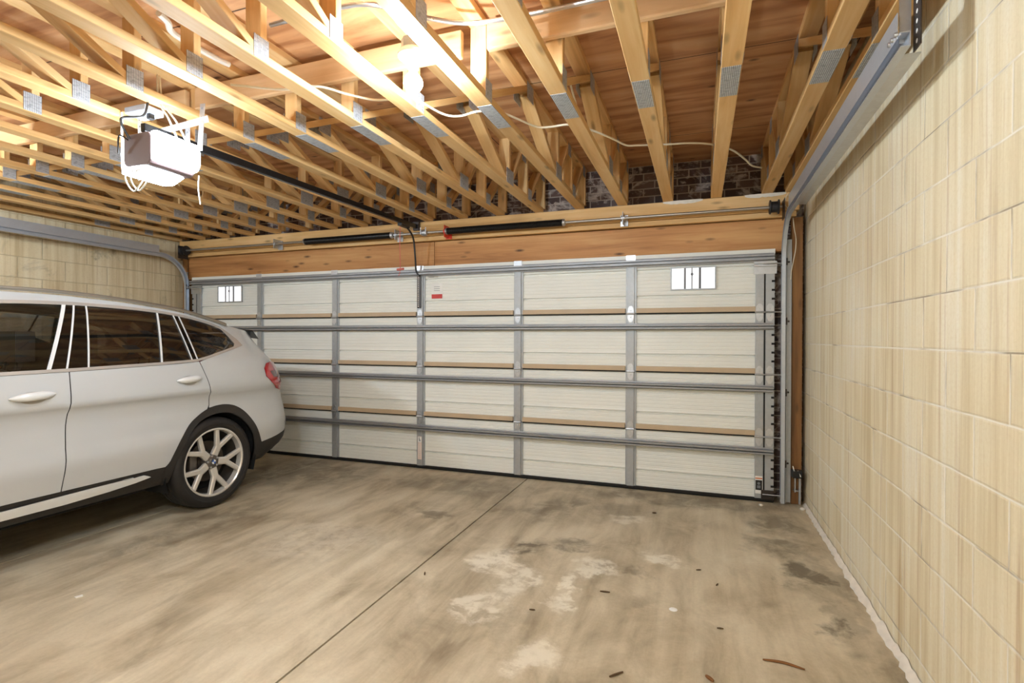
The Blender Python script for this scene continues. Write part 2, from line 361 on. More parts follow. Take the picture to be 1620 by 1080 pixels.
# ------------------------------------------------------------------ mesh builder
class MB:
    def __init__(s): s.v = []; s.f = []; s.mi = []; s.sm = []
    def add(s, vs, fs, mi=0, smooth=False):
        o = len(s.v); s.v += [Vector(v) for v in vs]
        for f in fs: s.f.append([o+i for i in f]); s.mi.append(mi); s.sm.append(smooth)
        return s
    def box(s, lo, hi, mi=0):
        x0, y0, z0 = lo; x1, y1, z1 = hi
        return s.add([(x0,y0,z0),(x1,y0,z0),(x1,y1,z0),(x0,y1,z0),(x0,y0,z1),(x1,y0,z1),(x1,y1,z1),(x0,y1,z1)],
              [(0,3,2,1),(4,5,6,7),(0,1,5,4),(1,2,6,5),(2,3,7,6),(3,0,4,7)], mi)
    def cbox(s, c, d, mi=0): return s.box([c[i]-d[i]/2 for i in range(3)], [c[i]+d[i]/2 for i in range(3)], mi)
    def bar(s, p0, p1, w, h, up=(0,0,1), mi=0):
        p0, p1 = Vector(p0), Vector(p1); d = (p1-p0).normalized(); u = Vector(up)
        a = d.cross(u)
        if a.length < 1e-4: a = d.cross(Vector((1,0,0)))
        a.normalize(); b = a.cross(d)
        vs = [p+a*i*w/2+b*j*h/2 for p in (p0, p1) for i, j in ((-1,-1),(1,-1),(1,1),(-1,1))]
        return s.add(vs, [(0,1,2,3),(7,6,5,4),(0,4,5,1),(1,5,6,2),(2,6,7,3),(3,7,4,0)], mi)
    def tube(s, path, r, n=10, mi=0, cap=True, closed=False):
        P = [Vector(p) for p in path]; rings = []
        ref = None
        for i, p in enumerate(P):
            if closed: d = P[(i+1) % len(P)]-P[i-1]
            else: d = P[min(i+1, len(P)-1)]-P[max(i-1, 0)]
            d.normalize()
            if ref is None:
                ref = d.cross(Vector((0,0,1)))
                if ref.length < 0.05: ref = d.cross(Vector((1,0,0)))
            ref = (ref-d*ref.dot(d)).normalized(); b = d.cross(ref)
            rr = r[i] if isinstance(r, (list, tuple)) else r
            rings.append([p+(ref*math.cos(2*PI*k/n)+b*math.sin(2*PI*k/n))*rr for k in range(n)])
        vs = [v for g in rings for v in g]; fs = []
        m = len(P)
        for i in range(m if closed else m-1):
            j = (i+1) % m
            for k in range(n): fs.append((i*n+k, i*n+(k+1) % n, j*n+(k+1) % n, j*n+k))
        s.add(vs, fs, mi, True)
        if cap and not closed:
            s.add(rings[0], [tuple(range(n))[::-1]], mi); s.add(rings[-1], [tuple(range(n))], mi)
        return s
    def lathe(s, prof, c, axis='z', n=32, mi=0, smooth=True):
        # prof: (radius, height along the axis)
        c = Vector(c); vs = []; fs = []
        for r, h in prof:
            for k in range(n):
                a = 2*PI*k/n; p, q = r*math.cos(a), r*math.sin(a)
                vs.append(c+Vector({'z': (p, q, h), 'x': (h, p, q), 'y': (q, h, p)}[axis]))
        for i in range(len(prof)-1):
            for k in range(n): fs.append((i*n+k, i*n+(k+1) % n, (i+1)*n+(k+1) % n, (i+1)*n+k))
        return s.add(vs, fs, mi, smooth)
    def prism(s, poly, p, ex, ey, ez, depth, mi=0):
        # poly in (ex, ey), extruded along ez by depth
        p, ex, ey, ez = Vector(p), Vector(ex), Vector(ey), Vector(ez); n = len(poly)
        a = [p+ex*u+ey*v for u, v in poly]; b = [q+ez*depth for q in a]
        fs = [tuple(range(n))[::-1], tuple(range(n, 2*n))]+[(i, (i+1) % n, n+(i+1) % n, n+i) for i in range(n)]
        return s.add(a+b, fs, mi)
    def sweep(s, path, prof, mi=0, closed_prof=True, side=(1,0,0), smooth=False):
        # profile (u along 'side', v along the normal in the path's plane)
        P = [Vector(p) for p in path]; sd = Vector(side); n = len(prof); vs = []; fs = []
        for i, p in enumerate(P):
            d = (P[min(i+1, len(P)-1)]-P[max(i-1, 0)]).normalized(); nn = d.cross(sd).normalized()
            vs += [p+sd*u+nn*v for u, v in prof]
        for i in range(len(P)-1):
            for k in range(n if closed_prof else n-1): fs.append((i*n+k, i*n+(k+1) % n, (i+1)*n+(k+1) % n, (i+1)*n+k))
        s.add(vs, fs, mi, smooth)
        if closed_prof: s.add(vs[:n], [tuple(range(n))[::-1]], mi); s.add(vs[-n:], [tuple(range(n))], mi)
        return s
    def mesh(s, name, mats, fix=True, angle=35):
        me = bpy.data.meshes.new(name); me.from_pydata([tuple(v) for v in s.v], [], s.f)
        for m in (mats if isinstance(mats, list) else [mats]): me.materials.append(m)
        for p, i, sm in zip(me.polygons, s.mi, s.sm): p.material_index = i; p.use_smooth = sm
        if fix:
            bm = bmesh.new(); bm.from_mesh(me); bmesh.ops.recalc_face_normals(bm, faces=bm.faces); bm.to_mesh(me); bm.free()
        if any(s.sm): me.set_sharp_from_angle(angle=math.radians(angle))
        me.update(); return me
    def build(s, name, mats, parent=None, fix=True, bevel=0.0, loc=None, local=False, angle=35):
        # meshes are written in world coordinates; a parented part is moved into its parent's frame
        if loc is not None and not local:
            L = Vector(loc); s.v = [v-L for v in s.v]
        o = bpy.data.objects.new(name, s.mesh(name, mats, fix, angle)); COL.objects.link(o)
        if loc is not None: o.location = loc
        if parent is not None: attach(o, parent)
        if bevel:
            b = o.modifiers.new('bevel', 'BEVEL'); b.width = bevel; b.segments = 2; b.limit_method = 'ANGLE'
        return o
def world_loc(o):
    v = Vector(o.location)
    while o.parent: o = o.parent; v = v+Vector(o.location)
    return v
def attach(o, parent):
    o.parent = parent; o.location = Vector(o.location)-world_loc(parent)
def tag(o, label, cat, group=None):
    o['label'] = label; o['category'] = cat
    if group: o['group'] = group
    return o
def thing(name, label, cat, loc=(0,0,0), group=None):
    o = bpy.data.objects.new(name, None); COL.objects.link(o); o.location = loc; o.empty_display_size = 0.1
    return tag(o, label, cat, group)
def structure(o): o['kind'] = 'structure'; return o
def smooth_path(pts, n=8):
    P = [Vector(p) for p in pts]; out = []
    for i in range(len(P)-1):
        a, b, c, d = P[max(i-1, 0)], P[i], P[i+1], P[min(i+2, len(P)-1)]
        for k in range(n):
            t = k/n
            out.append(0.5*((2*b)+(c-a)*t+(2*a-5*b+4*c-d)*t*t+(3*b-a-3*c+d)*t**3))
    out.append(P[-1]); return out

# ------------------------------------------------------------------ the setting
XR, XL, YB, YF, ZC = 0.845, -6.42, -6.6, 0.20, 3.045
def setting():
    # floor: three slabs' worth of concrete in one floor with real sawn joints
    mb = MB(); xs = [XL-0.2, -4.05, -1.61, XR+0.2]
    for i in range(3):
        g0 = 0.0055 if i else 0; g1 = 0.0055 if i < 2 else 0
        mb.box((xs[i]+g0, YB-0.2, -0.12), (xs[i+1]-g1, YF+0.2, 0))
    mb.box((xs[0], YB-0.2, -0.16), (xs[3], YF+0.2, -0.02), 1)
    structure(mb.build('floor', [M['floor'], plain('joint dirt', srgb(58, 48, 38), 0.9)]))
    structure(MB().box((XR, YB, 0), (XR+0.2, YF, ZC)).build('wall_right', M['block']))
    structure(MB().box((XL-0.2, YB, 0), (XL, YF, ZC)).build('wall_left', M['block_left']))
    structure(MB().box((XL-0.2, YF, 0), (XR+0.2, YF+0.15, ZC)).build('wall_front', M['brick']))
    structure(MB().box((XL-0.2, YB-0.2, 0), (XR+0.2, YB, ZC)).build('wall_back', M['block']))
    structure(MB().box((XL-0.2, YB-0.2, ZC), (XR+0.2, YF+0.15, ZC+0.02)).build('ceiling', M['ply']))
    # sealant bead along the foot of the right wall
    mb = MB(); r = random.Random(3); n = 90; vs = []; fs = []
    for i in range(n+1):
        y = -3.6+i*(3.62/n); w = 0.020+0.020*r.random()*(0.4+0.6*min(1, (0.2-y)/1.6)); h = 0.022+0.018*r.random()
        vs += [(XR-w, y, 0.0), (XR-w*0.8, y, h*0.5), (XR-0.004, y, h)]
    for i in range(n):
        for k in range(2): fs.append((i*3+k, i*3+3+k, i*3+4+k, i*3+1+k))
    structure(mb.add(vs, fs, 0, True).build('trim_1', M['caulk'], fix=False, angle=80))
setting()

# ------------------------------------------------------------------ timber over the door
def timber():
    tag(MB().box((-6.26, 0.052, 2.15), (-2.676, 0.15, 2.427)).build('header_beam', M['header'], bevel=0.003),
        'left length of the brown knotty header beam over the garage door', 'beam', 'header beams over the garage door')
    tag(MB().box((-2.670, 0.052, 2.15), (0.68, 0.15, 2.427)).build('header_beam', M['header'], bevel=0.003),
        'right length of the brown knotty header beam over the garage door', 'beam', 'header beams over the garage door')
    tag(MB().box((-6.30, 0.012, 2.435), (0.76, 0.15, 2.480)).build('spring_ledger', M['plate'], bevel=0.003),
        'thin pale ledger board behind the torsion shaft, above the brown header', 'board')
    tag(MB().box((-6.36, 0.0, 2.484), (0.78, 0.145, 2.637)).build('top_plate', M['plate'], bevel=0.003),
        'pale yellow top plate the floor trusses rest on, above the torsion shaft', 'board')
    tag(MB().box((0.735, 0.045, 0.0), (0.815, 0.14, 2.43)).build('door_post', M['post'], bevel=0.003),
        'brown timber door post beside the right block wall', 'post', 'timber door posts')
    tag(MB().box((-6.36, 0.045, 0.0), (-6.28, 0.14, 2.43)).build('door_post', M['post'], bevel=0.003),
        'brown timber door post beside the left block wall, behind the car', 'post', 'timber door posts')
    for lo, hi, lab in (((0.36, 0.10), (0.68, 0), 'long white smear of spray foam on the right end of the top plate'),
                        ((-0.32, 0), (0.02, 0), 'short white smear of spray foam on the top plate between two trusses')):
        x0, x1 = lo[0], hi[0]; n = 14; vs = []; fs = []; r = random.Random(int(x0*100))
        for i in range(n+1):
            t = i/n; k = math.sin(PI*t)**0.5
            x = x0+(x1-x0)*t; d = 0.012+0.022*k*(0.6+0.4*r.random())
            vs += [(x, -0.005*k-0.001, 2.6375-d), (x, -0.012*k-0.001, 2.6385), (x, 0.05, 2.6385+0.012*k)]
        for i in range(n):
            for k in range(2): fs.append((i*3+k, i*3+3+k, i*3+4+k, i*3+1+k))
        tag(MB().add(vs, fs, 0, True).build('spray_foam', M['foam'], fix=False), lab, 'foam', 'white foam on the top plate')
timber()

# ------------------------------------------------------------------ floor trusses
ZB0, ZB1, ZT0, ZT1 = 2.637, 2.675, 3.007, 3.045
Y0, Y1 = 0.10, -5.61
YM = -2.755
def mir(y): return 2*YM-y
_mesh_cache = {}
def beam(name, p0, p1, parent, w=0.089, t=0.038, mat='truss'):
    """a board whose grain runs along its own Y; p0, p1 are (y, z) in the truss plane"""
    L = math.hypot(p1[0]-p0[0], p1[1]-p0[1]); key = (round(L, 4), w, t, mat)
    if key not in _mesh_cache:
        e = 0.0025
        mb = MB()
        # softened long edges
        pr = [(-w/2+e, -t/2), (w/2-e, -t/2), (w/2, -t/2+e), (w/2, t/2-e), (w/2-e, t/2), (-w/2+e, t/2), (-w/2, t/2-e), (-w/2, -t/2+e)]
        vs = [(u, y, v) for y in (0, L) for u, v in pr]; n = 8
        fs = [tuple(range(n)), tuple(range(2*n-1, n-1, -1))]+[(i, n+i, n+(i+1) % n, (i+1) % n) for i in range(n)]
        mb.add(vs, fs); _mesh_cache[key] = mb.mesh(name, M[mat])
    o = bpy.data.objects.new(name, _mesh_cache[key]); COL.objects.link(o); o.parent = parent
    o.location = (0, p0[0], p0[1]); o.rotation_euler = (math.atan2(p1[1]-p0[1], p1[0]-p0[0]), 0, 0)
    return o
def plate(parent, y, z, ly, lz, sx):
    key = ('plate', ly, lz)
    if key not in _mesh_cache:
        _mesh_cache[key] = MB().box((-ly/2, -lz/2, -0.0008), (ly/2, lz/2, 0.0008)).mesh('toothed_plate', M['tooth'])
    o = bpy.data.objects.new('toothed_plate', _mesh_cache[key]); COL.objects.link(o); o.parent = parent
    o.location = (sx*0.0455, y, z)
    o.rotation_euler = (PI/2, 0, PI/2)          # plate lies in the y-z plane
    return o
def flat_plate(parent, y0, y1, z, w=0.084):
    key = ('flat', y0, y1)
    if key not in _mesh_cache:
        _mesh_cache[key] = MB().box((-w/2, -(y1-y0)/2, -0.0008), (w/2, (y1-y0)/2, 0.0008)).mesh('splice_plate', M['tooth'])
    o = bpy.data.objects.new('splice_plate', _mesh_cache[key]); COL.objects.link(o); o.parent = parent
    o.location = (0, (y0+y1)/2, z-0.0012); return o

def half_truss(root, f):
    H = (ZB1, ZT0)
    c = lambda y: f(y)
    def vert(y): beam('web', (c(y), H[0]), (c(y), H[1]), root)
    def diag(ya, yb):            # from bottom at ya to top at yb
        beam('web', (c(ya), H[0]+0.006), (c(yb), H[1]-0.006), root)
    vert(-2.420); diag(-2.375, -1.74); diag(-1.02, -1.66); vert(-0.965); diag(-0.91, -0.64); vert(-0.50); diag(-0.40, -0.06); vert(0.05)
    for (y, z, ly, lz) in ((-2.405, 2.690, 0.085, 0.10), (-1.70, 2.985, 0.13, 0.105), (-0.965, 2.700, 0.16, 0.115), (-0.61, 2.985, 0.10, 0.10), (-0.44, 2.690, 0.10, 0.10), (-0.02, 2.985, 0.10, 0.10)):
        for sx in (-1, 1): plate(root, c(y), z, ly, lz, sx)
def make_truss():
    root = thing('floor_truss', '', 'truss', (0, 0, 0), 'wooden floor trusses overhead')
    beam('bottom_chord', (Y1, (ZB0+ZB1)/2), (Y0-0.105, (ZB0+ZB1)/2), root)
    beam('top_chord', (Y1, (ZT0+ZT1)/2), (Y0, (ZT0+ZT1)/2), root)
    half_truss(root, lambda y: y); half_truss(root, mir)
    flat_plate(root, -2.357, -2.05, ZB0)
    for o in list(root.children):                       # the far-end copy of the end post sits at the rear bearing
        pass
    return root
def copy_tree(root, loc, label):
    r = root.copy(); COL.objects.link(r); r.location = loc; r['label'] = label
    for ch in list(root.children):
        k = ch.copy(); COL.objects.link(k); k.parent = r
    return r
ORD = ['first', 'second', 'third', 'fourth', 'fifth', 'sixth', 'seventh', 'eighth', 'ninth']
def trusses():
    t0 = make_truss()
    xs = [0.715]+[0.535-0.405*k for k in range(18)]
    labs = ['wooden floor truss tight against the right wall, half hidden by the door track']
    for k in range(18):
        i = k+1                                            # index from the right wall, 0 = the wall truss
        if k == 4: l = 'wooden floor truss glowing white beside the bare bulb, bulb box fixed to it'
        elif k == 3: l = 'wooden floor truss next to the right of the bulb-lit truss'
        elif k == 5: l = 'wooden floor truss next to the left of the bare bulb'
        elif k == 8: l = 'wooden floor truss directly above the opener and its black rail'
        elif k == 7: l = 'wooden floor truss next to the right of the garage door opener'
        elif k == 6: l = 'wooden floor truss midway between the bare bulb and the opener'
        elif k <= 2: l = '%s wooden floor truss counted from the right block wall' % ORD[i]
        else: l = '%s wooden floor truss counted from the left block wall' % ORD[17-k]
        labs.append(l)
    for i, (x, l) in enumerate(zip(xs, labs)):
        if i == 0: t0.location = (x, 0, 0); t0['label'] = l
        else: copy_tree(t0, (x, 0, 0), l)
trusses()

def strongbacks():
    for x0, x1, y, z, lab in ((-6.30, -3.10, -2.470, 2.915, 'left length of the pale bridging board running across through the trusses'),
                           (-3.02, -1.16, -2.470, 2.915, 'middle length of the pale bridging board running across behind the bare bulb'),
                           (-1.02, 0.62, -2.470, 2.925, 'right length of the pale bridging board running across through the trusses')):
        tag(MB().box((x0, y-0.019, z-0.07), (x1, y+0.019, z+0.07)).build('bridging_board', M['strong'], bevel=0.008, loc=((x0+x1)/2, y, z)),
            lab, 'board', 'bridging boards through the trusses')
strongbacks()

# ------------------------------------------------------------------ garage door
DXL, DXR = -6.138, 0.600
JZ = [0.0306+0.533*k for k in range(5)]
STX = [-5.031+1.107*i for i in range(5)]
def door():
    root = thing('garage_door', 'wide closed white ribbed sectional garage door, seen from inside', 'garage door', ((DXL+DXR)/2, 0.03, 0.0))
    # rib profile of one section, (z offset, y), y positive = away from the room
    for k in range(4):
        z0, z1 = JZ[k]+0.006, JZ[k+1]-0.002
        prof = [(z0, 0.022)]
        z = z0+0.030
        while z < z1-0.055:
            h = z-JZ[k]
            strong = min(abs(h-0.157), abs(h-0.395)) < 0.014
            if strong:
                zz = JZ[k]+(0.157 if abs(h-0.157) < 0.014 else 0.395)
                prof += [(zz-0.010, 0.021), (zz-0.006, 0.0385), (zz+0.004, 0.0385), (zz+0.009, 0.0165), (zz+0.026, 0.021)]
                z = zz+0.045
            else:
                prof += [(z-0.007, 0.022), (z-0.002, 0.0232), (z+0.002, 0.0232), (z+0.006, 0.0212), (z+0.012, 0.022)]
                z += 0.0325
        prof += [(z1, 0.022)]
        mb = MB(); vs = []; fs = []
        for zz, y in prof: vs += [(DXL, y, zz), (DXR, y, zz)]
        for i in range(len(prof)-1): fs.append((2*i, 2*i+1, 2*i+3, 2*i+2))
        n = len(vs); mb.add(vs, fs)
        mb.box((DXL, 0.040, z0), (DXR, 0.050, z1))
        mb.build('section_panel', M['door'], root, fix=False)
        # tan inner rail along the foot of the upper section of each joint, between stiles
    for k in (1, 2, 3):
        edges = [DXL+0.03]+STX+[DXR-0.15]
        for i in range(6):
            a = edges[i]+(0.05 if i else 0.10); b = edges[i+1]-(0.05 if i < 5 else 0)
            MB().box((a, -0.004, JZ[k]+0.006), (b, 0.024, JZ[k]+0.050)).build('joint_rail', M['tan'], root, bevel=0.003)
            MB().box((a, 0.004, JZ[k]-0.006), (b, 0.026, JZ[k]+0.004)).build('joint_shadow', M['rubber'], root)  # black strip standing in for the shadow line beneath the tan rail
    # stiles, one per section, with hinges over the joints
    for k in range(4):
        z0, z1 = JZ[k]+0.004, JZ[k+1]-0.004
        for x in STX:
            mb = MB()
            mb.box((x-0.032, 0.0, z0), (x+0.032, 0.022, z1)).box((x+0.032, 0.010, z0), (x+0.052, 0.022, z1)).box((x-0.046, 0.014, z0), (x-0.032, 0.022, z1))
            mb.build('stile', M['galv_dull'], root, bevel=0.0015)
        for e, sgn in ((DXR, 1), (DXL, -1)):
            mb = MB(); a, b = sorted((e-sgn*0.150, e-sgn*0.085)); mb.box((a, -0.002, z0), (b, 0.022, z1)); mb.build('end_stile', M['galv_dull'], root, bevel=0.0015)
            mb = MB(); a, b = sorted((e-sgn*0.072, e-sgn*0.004)); mb.box((a, -0.002, z0), (b, 0.022, z1))
            for j in range(5):
                z = z0+0.10+j*0.075; mb.box((*sorted((e-sgn*0.026, e-sgn*0.003)),)[:1]+(-0.004, z), (sorted((e-sgn*0.026, e-sgn*0.003))[1], -0.001, z+0.018), 1)
            mb.build('end_stile', [M['galv_dull'], M['rubber']], root, bevel=0.0)
            a, b = sorted((e-sgn*0.085, e-sgn*0.072)); MB().box((a, 0.004, z0), (b, 0.02, z1)).build('end_channel', M['rubber'], root)
    for k in (1, 2, 3):
        for x in STX+[DXR-0.118, DXR-0.038, DXL+0.118, DXL+0.038]:
            z = JZ[k]; mb = MB()
            mb.prism([(-0.030, 0.006), (0.030, 0.006), (0.026, 0.05), (0.010, 0.072), (-0.010, 0.072), (-0.026, 0.05)], (x, -0.001, z), (1,0,0), (0,0,1), (0,-1,0), 0.005)
            mb.prism([(-0.030, -0.006), (0.030, -0.006), (0.026, -0.05), (0.010, -0.078), (-0.010, -0.078), (-0.026, -0.05)], (x, -0.001, z), (1,0,0), (0,0,1), (0,-1,0), 0.005)
            mb.tube([(x-0.036, -0.008, z), (x+0.036, -0.008, z)], 0.009, 10)
            for dz in (0.03, -0.03): mb.lathe([(0.0, -0.012), (0.006, -0.011), (0.007, -0.006)], (x, 0, z+dz), 'y', 8)
            mb.build('hinge', M['galv'], root)
    # struts: hat section, three in the field and one along the top
    def strut(z, h, d, x0, x1, name='strut'):
        pr = [(0.0, 0.030), (0.0, 0.022), (-d*0.3, h*0.28), (-d, h*0.28), (-d, -h*0.28), (-d*0.3, -h*0.28), (0.0, -0.022), (0.0, -0.030)]
        pr = [(-0.001, h*0.62), (-0.004, h*0.62), (-0.006, h*0.42), (-d, h*0.36), (-d, h*0.10), (-d*0.55, h*0.02), (-d*0.55, -h*0.05), (-d, -h*0.12), (-d, -h*0.38), (-0.006, -h*0.42), (-0.004, -h*0.62), (-0.001, -h*0.62)]
        mb = MB(); vs = [(x, y, z+q) for x in (x0, x1) for y, q in pr]; n = len(pr)
        mb.add(vs, [(i, (i+1) % n, n+(i+1) % n, n+i) for i in range(n)]+[tuple(range(n)), tuple(range(n, 2*n))[::-1]])
        return mb.build(name, M['strutsteel'], root)
    for k in (1, 2, 3): strut(JZ[k]-0.122, 0.050, 0.060, DXL+0.02, DXR-0.012)
    strut(2.095, 0.060, 0.050, DXL+0.01, DXR-0.01, 'top_strut')
    mb = MB().box((DXL, -0.004, 2.125), (DXR, 0.045, 2.166))
    mb.build('top_rail', M['door'], root, bevel=0.002)
    for x in STX: MB().box((x-0.042, -0.007, 2.120), (x+0.042, 0.0, 2.170)).build('rail_clip', M['galv'], root)
    # bottom seal
    MB().tube([(DXL+0.005, 0.025, 0.014), (DXR-0.005, 0.025, 0.014)], 0.0135, 10).box((DXL, 0.004, 0.016), (DXR, 0.046, 0.036)).build('bottom_seal', M['rubber'], root)
    # rollers, stems, top and bottom brackets
    for e, sgn in ((DXR, 1), (DXL, -1)):
        for z in (0.075, JZ[1], JZ[2], JZ[3], 2.04):
            mb = MB().tube([(e-sgn*0.09, -0.016, z), (e+sgn*0.052, -0.016, z)], 0.005, 8)
            mb.lathe([(0.0, -0.008), (0.018, -0.008), (0.021, -0.004), (0.021, 0.004), (0.018, 0.008), (0.0, 0.008)], (e+sgn*0.050, -0.016, z), 'x', 16)
            mb.build('roller', M['galv'], root)
        a, b = sorted((e-sgn*0.165, e+sgn*0.012))
        MB().box((a, -0.030, 2.018), (b, -0.002, 2.026)).box((a, -0.030, 2.042), (b, -0.002, 2.050)).box((a, -0.006, 1.955), (b, -0.002, 2.062)).build('top_bracket', M['galv'], root)
        a, b = sorted((e-sgn*0.10, e+sgn*0.0))
        MB().box((a, -0.010, 0.030), (b, -0.002, 0.110)).box((a+0.02, -0.035, 0.045), (b-0.02, -0.002, 0.053)).build('bottom_bracket', M['iron_dark'], root)
    # screened openings near both ends of the top section
    for x0, x1 in ((-0.240, 0.122), (-5.700, -5.325)):
        z0, z1 = 1.848, 2.032
        fr = MB()
        for lo, hi in (((x0-0.012, z0-0.012), (x1+0.012, z0)), ((x0-0.012, z1), (x1+0.012, z1+0.012)), ((x0-0.012, z0), (x0, z1)), ((x1, z0), (x1+0.012, z1))):
            fr.box((lo[0], 0.006, lo[1]), (hi[0], 0.024, hi[1]))
        f = fr.build('vent_window', M['galv_dull'], root)
        MB().box((x0, 0.014, z0), (x1, 0.018, z1)).build('pane', M['daylight'], f)
        w = x1-x0
        for c, bw in ((0.31, 0.016), (0.475, 0.009), (0.66, 0.020)):
            MB().box((x0+w*c-bw/2, 0.008, z0), (x0+w*c+bw/2, 0.013, z1)).build('bar', M['ink'], f)
        b = MB()
        for j in range(9): b.box((x0+w*0.72, 0.0115, z0+0.02+j*0.016), (x1-0.02, 0.0135, z0+0.022+j*0.016)); b.box((x0+0.01, 0.0115, z0+0.02+j*0.016), (x0+w*0.26, 0.0135, z0+0.0215+j*0.016))
        b.build('louvre', plain('pale louvre', srgb(226, 228, 236), 0.6), f)
        MB().lathe([(0.0, -0.003), (0.012, -0.003), (0.012, 0.003)], (x0+w*0.475, 0.007, z0+0.7*(z1-z0)), 'y', 12).build('latch', M['ink'], f)
    # stickers
    y = 0.0185
    s = MB().box((-2.690, y-0.0005, 1.815), (-2.560, y+0.0005, 1.975))
    s.box((-2.688, y-0.0012, 1.818), (-2.562, y, 1.864), 1)
    for j in range(3): s.box((-2.66, y-0.0010, 1.90+j*0.02), (-2.59, y, 1.904+j*0.02), 2)
    s.build('warning_label', [M['paper'], M['redprint'], M['ink']], root)['label'] = 'small white paper label with a red block at its foot'
    s = MB().box((-2.735, y-0.0005, 2.03), (-2.61, y+0.0005, 2.10))
    for j in range(3): s.box((-2.72, y-0.0010, 2.045+j*0.016), (-2.66, y, 2.05+j*0.016), 1)
    s.build('paper_label', [plain('faded paper', srgb(214, 212, 206), 0.7), M['ink']], root)
    # tall label on a stile's foot section and picture label on the right end stile
    s = MB().box((STX[2]-0.026, -0.0012, 0.10), (STX[2]+0.022, -0.0002, 0.345)); s.box((STX[2]-0.024, -0.0018, 0.285), (STX[2]+0.020, -0.001, 0.34), 1)
    for j in range(7): s.box((STX[2]-0.016, -0.0017, 0.12+j*0.02), (STX[2]+0.012, -0.001, 0.124+j*0.02), 2)
    s.box((STX[2]-0.010, -0.0022, 0.30), (STX[2]-0.002, -0.001, 0.335), 3); s.box((STX[2]-0.002, -0.0022, 0.292), (STX[2]+0.006, -0.001, 0.312), 3)
    s.build('spring_warning_label', [plain('pinkish label', srgb(232, 214, 204), 0.6), M['paper'], plain('faint print', srgb(205, 190, 182), 0.7), M['ink']], root)
    x = DXR-0.146
    s = MB().box((x, -0.0034, 0.075), (x+0.058, -0.0024, 0.225)); s.box((x+0.002, -0.0040, 0.200), (x+0.056, -0.003, 0.210), 1); s.box((x+0.003, -0.0040, 0.105), (x+0.055, -0.003, 0.190), 2)
    s.box((x+0.015, -0.0045, 0.120), (x+0.042, -0.003, 0.145), 3); s.lathe([(0.0, -0.0048), (0.012, -0.0048), (0.012, -0.003)], (x+0.028, 0, 0.162), 'y', 12, 3)
    s.build('picture_label', [M['paper'], M['orange'], M['black'], M['ink']], root)
    # perforated bracket the opener's arm pulls on
    s = MB().box((STX[2]-0.030, -0.014, 1.72), (STX[2]+0.012, -0.001, 2.085))
    for j in range(16): s.box((STX[2]-0.020, -0.0155, 1.735+j*0.0215), (STX[2]-0.008, -0.0135, 1.745+j*0.0215), 1)
    s.box((STX[2]+0.001, -0.0155, 1.73), (STX[2]+0.012, -0.013, 2.08), 2)
    s.build('pull_bracket', [M['iron_dark'], M['paper'], M['ink']], root)
door()

